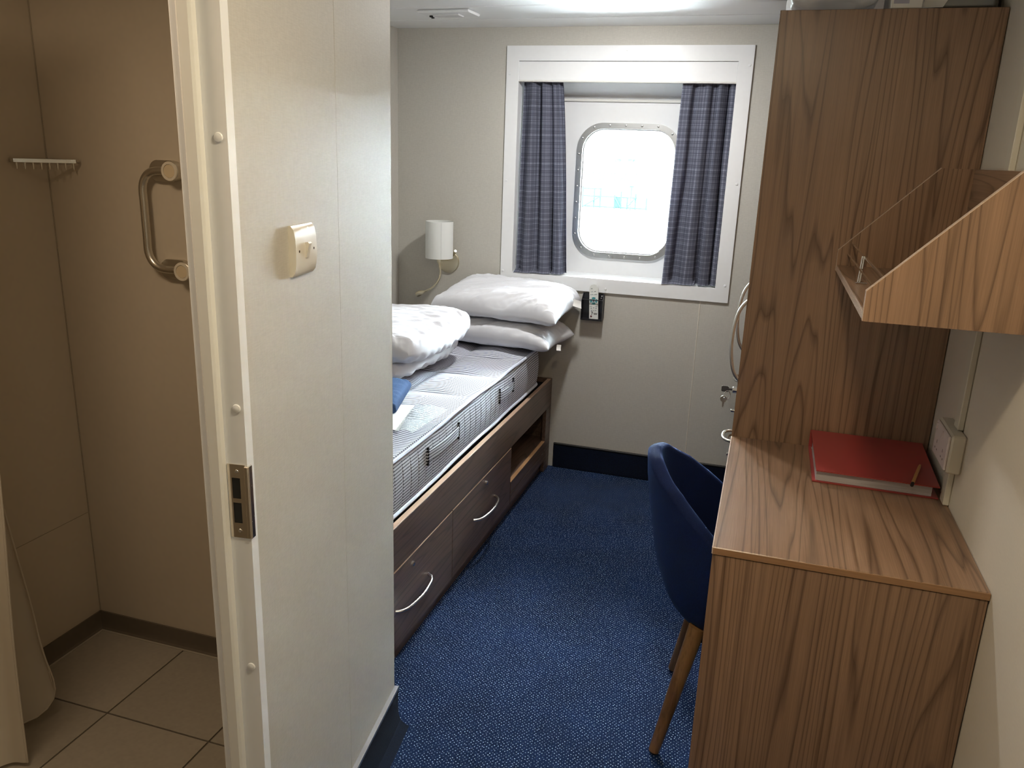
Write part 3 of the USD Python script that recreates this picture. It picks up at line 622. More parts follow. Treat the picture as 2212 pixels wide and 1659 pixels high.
def duvet_fold(x0, x1, y0, y1, z0, z1, seed, lean=0.0):
    def fold(gx, gy, U, V):
        r = np.clip((U + .1) / 1.1, 0, 1)
        k = np.sin(gy * 95 + gx * 25 + 5 * meshkit.noise(np.stack([gx * 8, gy * 5, gx * 0 + seed], -1), seed))
        k2 = np.sin(gy * 38 - gx * 30 + 4 * meshkit.noise(np.stack([gx * 6, gy * 6, gx * 0 + seed + 5], -1), seed))
        return .0042 * k * r ** 1.2 + .004 * k2 + .012 * np.sin(gy * 11 - gx * 9 + seed) * (1 - r * .5)
    return cushion((x0 + x1) / 2, (y0 + y1) / 2, (z0 + z1) / 2, x1 - x0, y1 - y0, (z1 - z0) / 2, (z1 - z0) / 2, 150, 190, a=7, q=.36, seed=seed, wr=.0045, pinch=.0, rnd=.10, fold=fold, tilt=(lean, 0.0))
dv = [duvet_fold(-1.785, -1.225, 2.58, 3.29, .707, .792, 4), duvet_fold(-1.785, -1.165, 2.57, 3.28, .778, .902, 12, -.02)]
single('duvet', dv, white_cotton, 'white folded duvet lying on the striped mattress', 'duvet', smooth=True)

# things lying on the foot of the mattress
j = Thing('folded_jeans', (-1.2, 2.4, .69), 'folded blue denim trousers on the mattress beside the partition', 'trousers')
j.part('cloth', cushion(-1.305, 2.385, .731, .36, .30, .032, .030, 60, 50, a=8, q=.35, seed=6, wr=.003, rot=.26, pinch=.01), denim_m, smooth=True)
j.part('hem', cushion(-1.275, 2.225, .711, .33, .045, .012, .012, 40, 16, a=6, q=.4, seed=8, wr=.001, rot=.26, pinch=.0), black_cloth, 'black waistband edge', smooth=True)
def paper(pts, bend, t=.0008):
    a, b_, c_, d_ = [np.array(p, float) for p in pts]
    U, V = np.meshgrid(np.linspace(0, 1, 14), np.linspace(0, 1, 20), indexing='ij'); U, V = U[..., None], V[..., None]
    P = (1 - U) * (1 - V) * a + U * (1 - V) * b_ + U * V * c_ + (1 - U) * V * d_
    P[..., 2] += bend * np.sin(np.pi * V[..., 0]); return sheet(P, t)
single('sheet_of_paper', paper([(-1.22, 2.175, .6925), (-1.045, 2.205, .694), (-1.102, 2.455, .696), (-1.275, 2.425, .694)], .003), paper_m, 'white sheet of paper under the folded denim trousers', 'paper', smooth=True)
U, V = np.meshgrid(np.linspace(0, 1, 40), np.linspace(0, 1, 50), indexing='ij')
a0 = np.array([-1.045, 2.17, .694]); e1 = np.array([.055, .02, 0]); e2 = np.array([-.055, .28, 0])
P = a0 + U[..., None] * (e1 + V[..., None] * np.array([.07, -.02, 0])) + V[..., None] * e2
P[..., 2] += .004 + .010 * np.abs(np.sin(np.pi * U)) * (1 - V * .3) + .022 * (np.abs(meshkit.fbm(P * 34, 3, 5) - .5)) * (.3 + V)
single('plastic_wrapper', sheet(P, .0006), film_m, 'crumpled clear plastic wrapper beside the sheet of paper', 'wrapper', smooth=40)

# ------------------------------------------------------------------ remote control in its wall holder
hY = YB - .002
t = Thing('remote_holder', (-.768, YB, .79), 'black wire-front holder on the wall under the window', 'holder')
t.part('back_plate', prism(rrect(-.820, -.716, .788, .916, .010, 5), .003, (0, hY + .001, 0), (1, 0, 0), (0, 0, 1)), black_plastic)
sidep = [(0, 0), (.042, 0), (.042, .095), (.012, .125), (0, .125)]
for x in (-.8195, -.7185):
    t.part('side', prism([(hY - .001 - a, .790 + b_) for a, b_ in sidep], .0022, (x - .001, 0, 0), (0, 1, 0), (0, 0, 1)), black_plastic)
t.part('base', box(-.819, -.717, hY - .043, hY - .001, .788, .7915), black_plastic)
t.part('front_bar', tube([(-.8185, hY - .010, .888), (-.8185, hY - .043, .888), (-.7185, hY - .043, .888), (-.7185, hY - .010, .888)], .0022, 8), black_plastic)
t.part('front_lip', box(-.8195, -.7175, hY - .0445, hY - .042, .789, .797), black_plastic)
for x in (-.733, -.736):
    pass
t.part('screw', lathe([(0, 0), (.0045, 0), (.004, .002), (0, .003)], (-.730, hY - .002, .903), (0, -1, 0), 12), chrome)
t.part('screw', lathe([(0, 0), (.0035, 0), (.003, .002), (0, .0025)], (-.733, hY - .002, .893), (0, -1, 0), 12), chrome)
r0, rx, rz = np.array([-.757, hY - .0290, .794]), np.array([1.0, 0, .03]), np.array([-.075, .10, .992]); rz /= np.linalg.norm(rz); rx -= rz * (rx @ rz); rx /= np.linalg.norm(rx)
t = Thing('remote_control', tuple(r0), 'pale grey remote control with teal buttons standing in the black holder', 'remote control')
shape = Polygon([(-.0215, 0), (.0215, 0), (.0215, .14), (.019, .155), (.012, .1635), (0, .166), (-.012, .1635), (-.019, .155), (-.0215, .14)])
ry = np.cross(rx, rz)   # towards the viewer
def rem(poly, h, d0): return prism(poly, h, r0 + ry * d0, rx, rz)
t.part('body', rem(shape, .010, 0), grained('remote_body', (.66, .68, .66), .45, .02))
teal = M('teal_button', (.05, .24, .27), .45)
from shapely.geometry import Point
for k in range(4):
    a = math.pi / 2 * k; w4 = Polygon([(0, .088)] + [(.03 * math.cos(a + q), .088 + .03 * math.sin(a + q)) for q in np.linspace(-.6, .6, 5)])
    t.part('arrow_button', rem(Point(0, .088).buffer(.0175).difference(Point(0, .088).buffer(.0075)).intersection(w4), .0015, .010), teal)
t.part('centre_button', rem(Point(0, .088).buffer(.0045), .0015, .010), M('dark_button', (.06, .07, .10), .5))
gb = M('grey_button', (.33, .36, .36), .5)
for x, z, w_, h_ in [(-.008, .132, .008, .003), (.007, .133, .008, .003), (-.013, .118, .005, .003), (-.005, .119, .005, .003), (.006, .119, .006, .003), (.013, .119, .005, .003), (-.013, .062, .01, .003), (.013, .062, .01, .003), (0, .055, .005, .005), (-.012, .053, .006, .006), (.012, .053, .006, .006), (-.010, .041, .008, .004), (0, .042, .004, .004), (.010, .042, .007, .004), (-.01, .146, .008, .005)]:
    t.part('button', rem(sbox(x - w_ / 2, z - h_ / 2, x + w_ / 2, z + h_ / 2), .001, .010), gb)
t.part('power_button', rem(Point(-.012, .014).buffer(.0045), .0015, .010), M('maroon_button', (.08, .015, .02), .4))
def lettering(text, hgt, o, ex, ey, mat, th=.0006, bold=True):
    m = meshkit.text_mesh(text, hgt, th, bold); ex, ey = np.array(ex, float), np.array(ey, float)
    T = np.eye(4); T[:3, 0], T[:3, 1], T[:3, 2], T[:3, 3] = ex, ey, np.cross(ex, ey), o; m.apply_transform(T); return m
ink = M('black_ink', (.02, .02, .022), .6)
t.part('marking', lettering('7', .013, r0 + ry * .010 + rx * -.014 + rz * .022, rx, rz, ink), ink, 'hand-written 7')
sq = [r0 + ry * .0105 + rx * (.001 + .016 * k / 20) + rz * (.026 + .005 * math.sin(k * 1.1)) for k in range(21)]
t.part('marking', tube(sq, .0007, 5), ink, 'hand-written squiggle')

# ------------------------------------------------------------------ wardrobe
WXF, WY0, WY1, WZT = -.0396, 2.409, 3.62, 1.9323
t = Thing('wardrobe', (.228, 3.0, 0), 'tall walnut wardrobe standing at the end of the desk', 'wardrobe')
t.part('side_panel', bbox(WXF, XR - .002, WY0, WY0 + .018, Z0, WZT, .001), wood_z2)
t.part('side_panel', bbox(WXF, XR - .002, WY1 - .018, WY1, Z0, WZT, .001), wood_z2)
t.part('top_panel', bbox(WXF, XR - .002, WY0 + .0185, WY1 - .0185, WZT - .02, WZT - .001, .001), wood_z2)
t.part('back_panel', box(XR - .008, XR - .003, WY0 + .0185, WY1 - .0185, .02, WZT - .021), wood_z2)
ymid = (WY0 + WY1) / 2
def bow(x, y, z0, z1, out, r=.006):
    zc, L2 = (z0 + z1) / 2, (z1 - z0) / 2
    return tube(smooth_path([(x + .001, y, zc - L2), (x - out * .42, y, zc - L2 * .86), (x - out * .88, y, zc - L2 * .45), (x - out, y, zc), (x - out * .88, y, zc + L2 * .45), (x - out * .42, y, zc + L2 * .86), (x + .001, y, zc + L2)], 40), r, 12)
xf = WXF + .0005
for y0, y1, yh in ((WY0 + .019, ymid - .0015, 2.78), (ymid + .0015, WY1 - .019, 3.24)):
    dr = t.part('door', bbox(xf, xf + .018, y0, y1, .745, WZT - .023, .001), wood_z2)
    t.part('handle', bow(xf, yh, .825, 1.105, .041), brushed, 'tall silver bow handle', under=dr)
for z0, z1, zh in ((.50, .742, .70), (.06, .497, .44)):
    for y0, y1 in ((WY0 + .019, ymid - .0015), (ymid + .0015, WY1 - .019)):
        dr = t.part('drawer', bbox(xf, xf + .018, y0, y1, z0, z1, .001), wood_z2)
        yc, L2 = (2.56 if y0 < ymid - .1 else (y0 + y1) / 2), .055
        t.part('handle', tube(smooth_path([(xf + .001, yc - L2, zh), (xf - .020, yc - L2 * .8, zh), (xf - .030, yc, zh), (xf - .020, yc + L2 * .8, zh), (xf + .001, yc + L2, zh)], 30), .0048, 10), brushed, 'silver bow handle', under=dr)
        t.part('lock', lathe([(0, .012), (.0055, .012), (.007, .010), (.0075, 0), (0, 0)], (xf, yc, zh - .062), (-1, 0, 0), 18), chrome, under=dr)
lk = t.part('cam_lock', [lathe([(0, .014), (.008, .014), (.010, .012), (.0105, 0), (0, 0)], (xf, 2.475, .876), (-1, 0, 0), 24)], chrome, 'chrome cam lock')
t.part('bolt', lathe([(0, .012), (.004, .012), (.005, .009), (.005, 0), (0, 0)], (xf, 2.46, .814), (-1, 0, 0), 16), chrome)
k = Thing('key', (xf - .02, 2.475, .85), 'small silver key and spare on a ring in the wardrobe lock', 'key')
k.part('inserted_key', [box(xf - .030, xf - .013, 2.4742, 2.4758, .873, .879), prism(rrect(-.011, .011, -.009, .009, .004, 4), .0022, (xf - .036, 2.476, .876), (1, 0, 0), (0, 0, 1))], M('key_head', (.10, .10, .11), .35, .6), 'dark-headed key in the lock')
a_ = np.linspace(0, 2 * math.pi, 25)
k.part('ring', tube([(xf - .028 + .012 * math.sin(q) * .75, 2.470, .859 + .013 * math.cos(q)) for q in a_], .0011, 6, False), chrome)
k.part('hanging_key', [prism(Point(0, 0).buffer(.0105).difference(Point(0, .006).buffer(.0025)), .002, (xf - .037, 2.468, .846), (1, 0, 0), (0, 0, 1)), prism(Polygon([(-.0028, -.009), (-.0028, -.024), (-.001, -.027), (.001, -.027), (.001, -.023), (.003, -.021), (.001, -.018), (.0028, -.015), (.0028, -.009)]), .0018, (xf - .037, 2.468, .846), (1, 0, 0), (0, 0, 1))], brushed)

# ------------------------------------------------------------------ things on top of the wardrobe
def crumple(x0, x1, y0, y1, z0, h, seed, amp):
    m = cushion((x0 + x1) / 2, (y0 + y1) / 2, z0 + h * .5, x1 - x0, y1 - y0, h * .5, h * .5, 60, 50, a=5, q=.4, seed=seed, wr=.003, pinch=.03)
    v_ = m.vertices.copy(); nrm = m.vertex_normals
    k_ = 1 - np.abs(2 * meshkit.fbm(v_ * 16, 3, seed) - 1)
    m.vertices = np.column_stack([v_[:, :2] + nrm[:, :2] * (amp * (k_ - .7))[:, None], np.maximum(v_[:, 2] + nrm[:, 2] * amp * (k_ - .7), z0)]); return m
single('plastic_bag', crumple(-.025, .205, 2.43, 2.80, WZT + .002, .14, 3, .022), bag_m, 'white crumpled plastic bag on top of the wardrobe', 'plastic bag', smooth=40)
t = Thing('carton', (.27, 2.5, WZT), 'white flat carton with a printed label on the wardrobe, beside the plastic bag', 'carton')
cm = bbox(.226, .30, 2.412, 2.60, WZT + .001, WZT + .075, .002)
t.part('body', cm, paper_m)
t.part('label', box(.232, .268, 2.4108, 2.4122, WZT + .012, WZT + .03), M('label_print', (.45, .45, .55), .7), 'printed label')
t.part('flap', prism([(0, 0), (.05, 0), (.075, .045), (.015, .045)], .002, (.300, 2.44, WZT + .006), (1, 0, 0), (0, 0, 1)), paper_m)
t = Thing('metal_case', (.41, 2.6, WZT), 'grey brushed metal case on the wardrobe, next to the wall', 'case')
t.part('body', rbox(.335, .482, 2.46, 2.80, WZT + .001, WZT + .10, .018), M('grey_metal', (.30, .31, .31), .42, .8))
t.part('clasp', bbox(.40, .42, 2.452, 2.461, WZT + .05, WZT + .08, .002), brushed)

# ------------------------------------------------------------------ desk
DX0, DY0, DZ = -.0396, 1.6406, .75
t = Thing('desk', (.228, 2.02, 0), 'walnut desk built against the cream wall', 'desk')
t.part('desktop', bbox(DX0, XR - .001, DY0, WY0 - .0008, DZ - .0165, DZ, .002), wood_y)
t.part('edge_band', bbox(DX0 + .0022, XR - .0012, DY0 - .0008, DY0 + .0006, DZ - .0163, DZ - .0012, .0004), grained('desk_edge', (.30, .165, .08), .35, .15, (6, 300, 300)), 'darker edge band of the desktop')
t.part('front_edge', bbox(DX0 - .0008, DX0 + .0022, DY0, WY0 - .001, DZ - .016, DZ - .0003, .0008), edge_pale, 'desktop edge facing the chair, its highlight painted pale')  # pale colour stands in for the bright highlight along this edge
t.part('end_panel', bbox(DX0 + .0012, XR - .003, DY0 + .0018, DY0 + .0195, Z0, DZ - .0185, .0008), wood_z)
t.part('shadow_gap', box(DX0 + .004, XR - .004, DY0 + .004, DY0 + .018, DZ - .0187, DZ - .0164), dark_m)
t.part('back_rail', box(XR - .02, XR - .003, DY0 + .02, WY0 - .001, .35, DZ - .018), wood_z)

# ------------------------------------------------------------------ chair
CX, CY = .035, 2.078
t = Thing('desk_chair', (CX, CY, 0), 'navy fabric tub chair with wooden legs tucked under the desk', 'chair')
nphi, prof = 96, []
ph = np.linspace(0, 2 * math.pi, nphi, endpoint=False)
def gfun(a):
    return np.interp(a, np.radians([0, 20, 45, 60, 75, 90, 110, 130, 180]), [1, .96, .80, .66, .50, .33, .15, .04, 0])
rows = []
for p_ in ph:
    a = abs((p_ + math.pi) % (2 * math.pi) - math.pi)
    zr = .462 + .345 * gfun(a)
    cosp, sinp = math.cos(p_), math.sin(p_)
    def R(z):    # outer radii by height
        ax = np.interp(z, [.335, .345, .37, .42, .50, .65, .75, .82], [.10, .145, .178, .205, .235, .263, .277, .282])
        by = np.interp(z, [.335, .345, .37, .42, .50, .65, .75, .82], [.10, .145, .175, .196, .210, .222, .226, .226])
        return ax, by
    def pt(z, inset=0.0):
        ax, by = R(z); ax, by = ax - inset, by - inset
        return (CX - ax * cosp, CY + by * sinp, z)
    th = .040 if a < 2.0 else .030
    pts = [(CX - .02 * cosp, CY + .02 * sinp, .333)]
    pts += [pt(z) for z in (.335, .345, .36, .385, .42)]
    pts += [pt(z) for z in np.linspace(.45, max(zr - .018, .452), 9)]
    for q in np.linspace(.25, math.pi - .25, 8):
        pts.append(pt(zr - .016 + .016 * math.sin(q), th / 2 - th / 2 * math.cos(q)))
    zin = np.linspace(max(zr - .02, .446), .448, 8)
    pts += [pt(z, th) for z in zin]
    pts += [tuple(np.array(pt(.447, th)) * w1 + np.array((CX - .01 * cosp, CY + .01 * sinp, .452)) * (1 - w1)) for w1 in (.85, .6, .3, .0)]
    rows.append(pts)
shell = grid(np.array(rows), closed_u=True)
caps = []
A_ = np.array(rows)
for i_, flip in ((0, 1), (-1, 0)):
    ringp = A_[:, i_]; c_ = ringp.mean(0); v_ = np.vstack([ringp, c_]); f_ = [((k + 1) % nphi, k, nphi) if flip else (k, (k + 1) % nphi, nphi) for k in range(nphi)]
    caps.append(trimesh.Trimesh(v_, f_, process=False))
shell = cat([shell] + caps); shell.merge_vertices(); shell.fix_normals()
t.part('shell', shell, navy_fabric, smooth=50)
pad = lathe([(0, .02), (.10, .019), (.15, .013), (.168, .002), (.165, -.008), (0, -.010)], (0, 0, 0), seg=48); pad.apply_scale([1.05, 1, 1]); pad.apply_translation([CX, CY, .466])
t.part('seat_pad', pad, navy_fabric, smooth=60)
t.part('under_frame', bbox(CX - .10, CX + .13, CY - .13, CY + .13, .315, .335, .006), black_plastic)
for fx, fy, tx, ty in ((-.138, 1.881, -.062, 1.935), (-.133, 2.271, -.060, 2.222), (.215, 1.890, .135, 1.945), (.215, 2.262, .135, 2.212)):
    A_, B_ = np.array([fx, fy, .006]), np.array([tx, ty, .372])
    lg = t.part('leg', tube([A_, A_ + (B_ - A_) * .5, B_], [.0145, .0185, .0225], 20), wood_leg)
    t.part('foot_pad', tube([A_ + (0, 0, -.0045), A_ + (B_ - A_) * .02], [.0125, .0135], 16), black_plastic, under=lg)

# ------------------------------------------------------------------ wall shelf
SX, SY0, SY1, SZ0, SZ1 = .185, 1.624, 2.4075, 1.268, 1.549
t = Thing('wall_shelf', (XR, 2.0, SZ0), 'walnut wall shelf with slanted ends above the desk', 'shelf')
end = [(SX, SZ0), (XR - .001, SZ0), (XR - .001, SZ1), (.404, SZ1), (SX - .001, SZ0 + .0565)]
def endp(y0, y1): return prism(end, y1 - y0, (0, y1, 0), (1, 0, 0), (0, 0, 1))
t.part('end_panel', endp(SY0, SY0 + .016), wood('walnut_shelf', 'z', W_L, W_D, 6.4))
t.part('end_panel', endp(SY1 - .016, SY1), wood_z2)
t.part('bottom_board', bbox(SX + .0015, XR - .001, SY0 + .0165, SY1 - .0165, SZ0, SZ0 + .016, .001), wood_y)
t.part('back_board', bbox(XR - .017, XR - .001, SY0 + .0165, SY1 - .0165, SZ0 + .0165, SZ1, .001), wood_y)
for y0, y1 in ((SY0, SY0 + .016), (SY1 - .016, SY1)):
    sl = np.array([.404 - SX, SZ1 - SZ0 - .0565]); sl /= np.linalg.norm(sl)
    t.part('edge_band', prism([(SX - .0012, SZ0 + .0005), (SX + .0004, SZ0 + .0005), (SX, SZ0 + .056), (.404, SZ1 + .0002), (.404 - .0008, SZ1 + .0012), (SX - .0014, SZ0 + .0572)], y1 - y0 - .001, (0, y1 - .0005, 0), (1, 0, 0), (0, 0, 1)), edge_pale, 'pale edge band')
t.part('front_edge', bbox(SX - .0004, SX + .0016, SY0 + .0165, SY1 - .0165, SZ0 + .0004, SZ0 + .0156, .0006), edge_pale, 'pale front edge band')
rl = t.part('rail', [rod((.2185, SY0 + .014, SZ0 + .0755), (.2185, SY1 - .012, SZ0 + .0755), .0026, 10)], chrome, 'slim chrome rail')
t.part('rail', [rod((.2105, SY0 + .014, SZ0 + .048), (.2105, SY1 - .012, SZ0 + .048), .0026, 10)], chrome, 'slim chrome rail')
po = t.part('post', [rod((.2145, 2.045, SZ0 + .018), (.2165, 2.045, SZ0 + .079), .0032, 12), rod((.2105, 2.045, SZ0 + .018), (.2125, 2.045, SZ0 + .079), .0024, 12)], chrome, 'chrome rail post')
t.part('foot', bbox(.203, .230, 2.032, 2.058, SZ0 + .0162, SZ0 + .0195, .001), chrome, under=po)

# ------------------------------------------------------------------ socket, trunking, switch
t = Thing('cable_trunking', (XR, 2.098, DZ), 'white plastic cable trunking running up the wall from the desk', 'trunking')
for z0, z1 in ((DZ + .0006, .849), (.946, 2.095)):
    t.part('cover', bbox(XR - .0145, XR, 2.0775, 2.119, z0, z1, .0022), plastic_beige)
t = Thing('wall_socket', (XR, 2.11, .9), 'white double wall socket with switches on the trunking above the desk', 'socket')
t.part('back_box', bbox(XR - .032, XR + .0001, 2.030, 2.191, .850, .945, .004), plastic_beige)
sp2 = t.part('face_plate', bbox(XR - .038, XR - .032, 2.0365, 2.184, .855, .940, .002), plastic_cool)
xs_ = XR - .038
for yc in (2.147, 2.074):
    sw_ = t.part('rocker', prism([(0, 0), (.0045, .002), (.002, .016), (0, .016)], .010, (xs_, yc + .005 + .012, .918), (-1, 0, 0), (0, 0, 1)) if np.cross([-1, 0, 0], [0, 0, 1])[1] > 0 else prism([(0, 0), (.0045, .002), (.002, .016), (0, .016)], .010, (xs_, yc + .015 + .012, .918), (-1, 0, 0), (0, 0, 1)), plastic_cool, 'switch rocker')
    for dy, dz, w_, h_ in ((0, .030, .0045, .008), (-.011, .012, .0065, .0042), (.011, .012, .0065, .0042)):
        t.part('pin_hole', box(xs_ - .0003, xs_ + .001, yc + dy - w_ / 2, yc + dy + w_ / 2, .862 + dz - h_ / 2, .862 + dz + h_ / 2), M('pin_hole', (.25, .23, .23), .7) if not stage.GetPrimAtPath('/World/Looks/pin_hole') else '/World/Looks/pin_hole', under=sp2)

t = Thing('light_switch', tuple(pp(.5, 0, 1.374)), 'white single rocker light switch on the beige partition', 'light switch')
def sbx(s0, s1, n0, n1, z0, z1, r): return pbox(s0, s1, n0, n1, z0, z1, r)
pl_ = t.part('face_plate', prism([(1.3305, .0), (1.3305, .0045), (1.337, .0095), (1.352, .0125), (1.374, .0132), (1.396, .0125), (1.411, .0095), (1.4175, .0045), (1.4175, 0)], .086, pp(.457, 0, 0), (0, 0, 1), (PN[0], PN[1], 0)) if np.dot(np.cross([0, 0, 1], [PN[0], PN[1], 0])[:2], PD) > 0 else prism([(1.3305, .0), (1.3305, .0045), (1.337, .0095), (1.352, .0125), (1.374, .0132), (1.396, .0125), (1.411, .0095), (1.4175, .0045), (1.4175, 0)], .086, pp(.543, 0, 0), (0, 0, 1), (PN[0], PN[1], 0)), plastic_white, smooth=40)
t.part('rocker', trimesh.convex.convex_hull(np.array([pp(s, n_, z) for s in (.4945, .5055) for n_, z in ((.0125, 1.361), (.0125, 1.387), (.0145, 1.3605), (.0205, 1.3855), (.018, 1.3880))])), plastic_white, under=pl_)
for s in (.470, .530):
    t.part('screw_hole', prism(Point(0, 0).buffer(.0022), .0003, pp(s, .01345, 1.374), (PD[0], PD[1], 0), (0, 0, 1)), M('screw_hole', (.06, .045, .03), .6) if not stage.GetPrimAtPath('/World/Looks/screw_hole') else '/World/Looks/screw_hole', under=pl_)

# ------------------------------------------------------------------ binder and pen on the desk
t = Thing('ring_binder', (.335, 2.26, DZ), 'red ring binder full of pages lying on the desk', 'binder')
red = M('red_vinyl', (.36, .05, .047), .34)
def slab(pts, h):    # four bottom corners, each with its own height
    v_ = np.array(pts, float); return trimesh.convex.convex_hull(np.vstack([v_, v_ + [0, 0, h]]))
bx0, bx1 = .180, .479
t.part('cover', slab([(bx0, 2.118, DZ + .0006), (bx1, 2.114, DZ + .0006), (bx1, 2.400, DZ + .0006), (bx0, 2.403, DZ + .0006)], .003), red, 'red back cover')
t.part('cover', slab([(bx0 + .006, 2.112, DZ + .0325), (bx1 - .002, 2.108, DZ + .0325), (bx1 - .002, 2.400, DZ + .049), (bx0 + .002, 2.403, DZ + .049)], .003), red, 'red front cover')
t.part('spine', bbox(bx0, bx1, 2.3995, 2.4035, DZ + .0005, DZ + .052, .001), red)
t.part('page_block', slab([(bx0 + .008, 2.124, DZ + .0040), (bx1 - .016, 2.120, DZ + .0040), (bx1 - .016, 2.372, DZ + .0040), (bx0 + .008, 2.374, DZ + .0040)], .0265), grey_paper)
for x in (.225, .30, .37, .44):
    t.part('ring', tube([(x, 2.372 + .014 * math.cos(q), DZ + .021 + .016 * math.sin(q)) for q in np.linspace(0, 2 * math.pi, 25)], .0014, 6, False), chrome)
t.part('rivet', lathe([(0, 0), (.003, 0), (.0025, .0015), (0, .002)], (bx0 + .004, 2.33, DZ + .020), (-1, 0, 0), 12), chrome)
pa, pb = np.array([.408, 2.082, DZ + .0400]), np.array([.447, 2.226, DZ + .0479])
t = Thing('pen', tuple(pa), 'tan pen with a black end lying on the red binder', 'pen')
t.part('barrel', tube([pa + (pb - pa) * .09, pa + (pb - pa) * .5, pa + (pb - pa) * .86, pb - (pb - pa) * .02, pb], [.0042, .0042, .0040, .0026, .0012], 14), M('tan_barrel', (.62, .33, .10), .35))
t.part('end_cap', tube([pa, pa + (pb - pa) * .01, pa + (pb - pa) * .10], [.0036, .0044, .0044], 14), black_plastic)

# ------------------------------------------------------------------ shower fittings
t = Thing('grab_bar', (-1.40, BY, 1.36), 'brushed metal grab bar on the shower wall', 'grab bar')
GB = BY - .035
for zc, xb_, xo in ((1.4795, -1.3655, -1.398), (1.243, -1.352, -1.389)):
    fl = t.part('flange', prism(rrect(xo - .044, xo + .041, zc - .026, zc + .024, .0245, 10), .013, (0, BY, 0), (1, 0, 0), (0, 0, 1)), brushed, 'oval wall flange')
    t.part('boss', lathe([(0, .0225), (.0215, .0225), (.0232, .021), (.0232, 0), (0, 0)], (xb_, BY - .0125, zc), (0, -1, 0), 32), brushed, under=fl)
    t.part('boss_ring', lathe([(.0158, .0), (.0226, 0), (.0218, .0022), (.0162, .0022), (.0158, 0)], (xb_, GB, zc), (0, -1, 0), 32), M('bright_ring', (.90, .84, .72), .35, .3) if not stage.GetPrimAtPath('/World/Looks/bright_ring') else '/World/Looks/bright_ring', under=fl)
    t.part('boss_cap', lathe([(0, .001), (.0152, .001), (.0152, 0), (0, 0)], (xb_, GB, zc), (0, -1, 0), 32), M('tan_cap', (.70, .58, .40), .45) if not stage.GetPrimAtPath('/World/Looks/tan_cap') else '/World/Looks/tan_cap', under=fl)
yb = BY - .0245
t.part('tube', tube(smooth_path([(-1.378, yb, 1.4795), (-1.405, yb, 1.479), (-1.436, yb, 1.471), (-1.4535, yb, 1.447), (-1.456, yb, 1.41), (-1.456, yb, 1.36), (-1.456, yb, 1.31), (-1.4535, yb, 1.276), (-1.436, yb, 1.252), (-1.400, yb, 1.2435), (-1.366, yb, 1.243)], 70), .0098, 16), brushed)

t = Thing('soap_rack', (BX, BY, 1.48), 'small chrome wire soap rack in the shower corner', 'soap rack')
P0, P1 = np.array([BX + .006, BY - .122, 1.491]), np.array([BX + .116, BY - .004, 1.491])
def strip(a, b_, zt, zb_, th):
    dvec = np.array([b_[1] - a[1], -(b_[0] - a[0]), 0]); dvec = dvec / np.linalg.norm(dvec) * th
    return trimesh.convex.convex_hull(np.array([[*(q[:2] + s * dvec[:2]), z] for q in (a, b_) for s in (0, 1) for z in (zt, zb_)]))
Q0, Q1 = P0 + (.016, .004, 0), P1 + (-.004, -.016, 0)
t.part('front_bar', strip(Q0, Q1, 1.4955, 1.4870, .003), chrome)
t.part('rim', [tube(smooth_path([Q0, (P0 + (-.0, .012, 0)), (BX + .008, BY - .06, 1.491), (BX + .010, BY - .010, 1.491), (BX + .06, BY - .008, 1.491), (P1 + (-.012, .0, 0)), Q1], 50), .004, 8)], brushed)
for i in range(8):
    f0 = (i + .35) / 7.7; q = Q0 + (Q1 - Q0) * f0
    depth = .5 * np.linalg.norm(Q1 - Q0) - np.linalg.norm(q - (Q0 + Q1) / 2) - .004
    dn = np.array([-(Q1 - Q0)[1], (Q1 - Q0)[0], 0]); dn /= np.linalg.norm(dn)
    e = q + dn * max(depth, .009)
    t.part('wire', cat([tube([q + dn * .004 + (0, 0, -.002), q + dn * .004 + (0, 0, -.012), q + dn * .004 + (0, 0, -.0205)], [.0030, .0027, .0016], 10), rod(q + dn * .004, e, .0018, 8)]), brushed)

# shower curtain: a bunched cloth hanging at the left of the doorway
nu, nv = 150, 70
U, V = np.meshgrid(np.linspace(0, 1, nu), np.linspace(0, 1, nv), indexing='ij')     # U: along the cloth from its right edge; V: up
zz = BZ + .022 + (1.90 - BZ) * V
zz = zz + .085 * np.clip(1 - U / .16, 0, 1) ** 2.2 * (1 - V) ** 8
xr_ = -1.528 - .118 * (zz - .2) / .65
x = xr_ - .02 - (.30 * U) * (1 - .15 * V) + .016 * np.sin(U * 21) * U
y = 1.305 - .33 * U + .045 * np.sin(U * 15.5 + .5) * np.clip(U * 5, 0, 1) * (1 - .3 * V) + .012 * np.sin(U * 37 + 2 * V)
sc = Thing('shower_curtain', (-1.68, 1.15, BZ), 'pale cream shower curtain bunched at the left of the shower', 'shower curtain')
sc.part('cloth', sheet(np.stack([x, y, zz], -1), .0012), shower_curtain_m, smooth=True)
def hem(P, r): return tube(smooth_path(P, 90), r, 8)
sc.part('hem', hem(np.concatenate([np.stack([x, y, zz], -1)[::-1][:140:6, 0], np.stack([x, y, zz], -1)[0, 3::6]]), .0022), shower_curtain_m, 'narrow sewn hem', smooth=True)
U, V = np.meshgrid(np.linspace(0, 1, 80), np.linspace(0, 1, 60), indexing='ij')
zf = BZ + .012 + (1.90 - BZ) * V
xf_ = -1.478 + .045 * (zf - .16) - .012 * np.sin(zf * 6) - .24 * U
yf = 1.150 - .20 * U + .030 * np.sin(U * 13 + .3) * np.clip(U * 4, 0, 1) + .006 * np.sin(zf * 7)
fp_ = sc.part('front_fold', sheet(np.stack([xf_, yf, zf], -1), .0012), shower_curtain_m, smooth=True)
sc.part('hem', hem(np.stack([xf_, yf, zf], -1)[0, ::4], .0024), shower_curtain_m, 'narrow sewn hem', under=fp_, smooth=True)

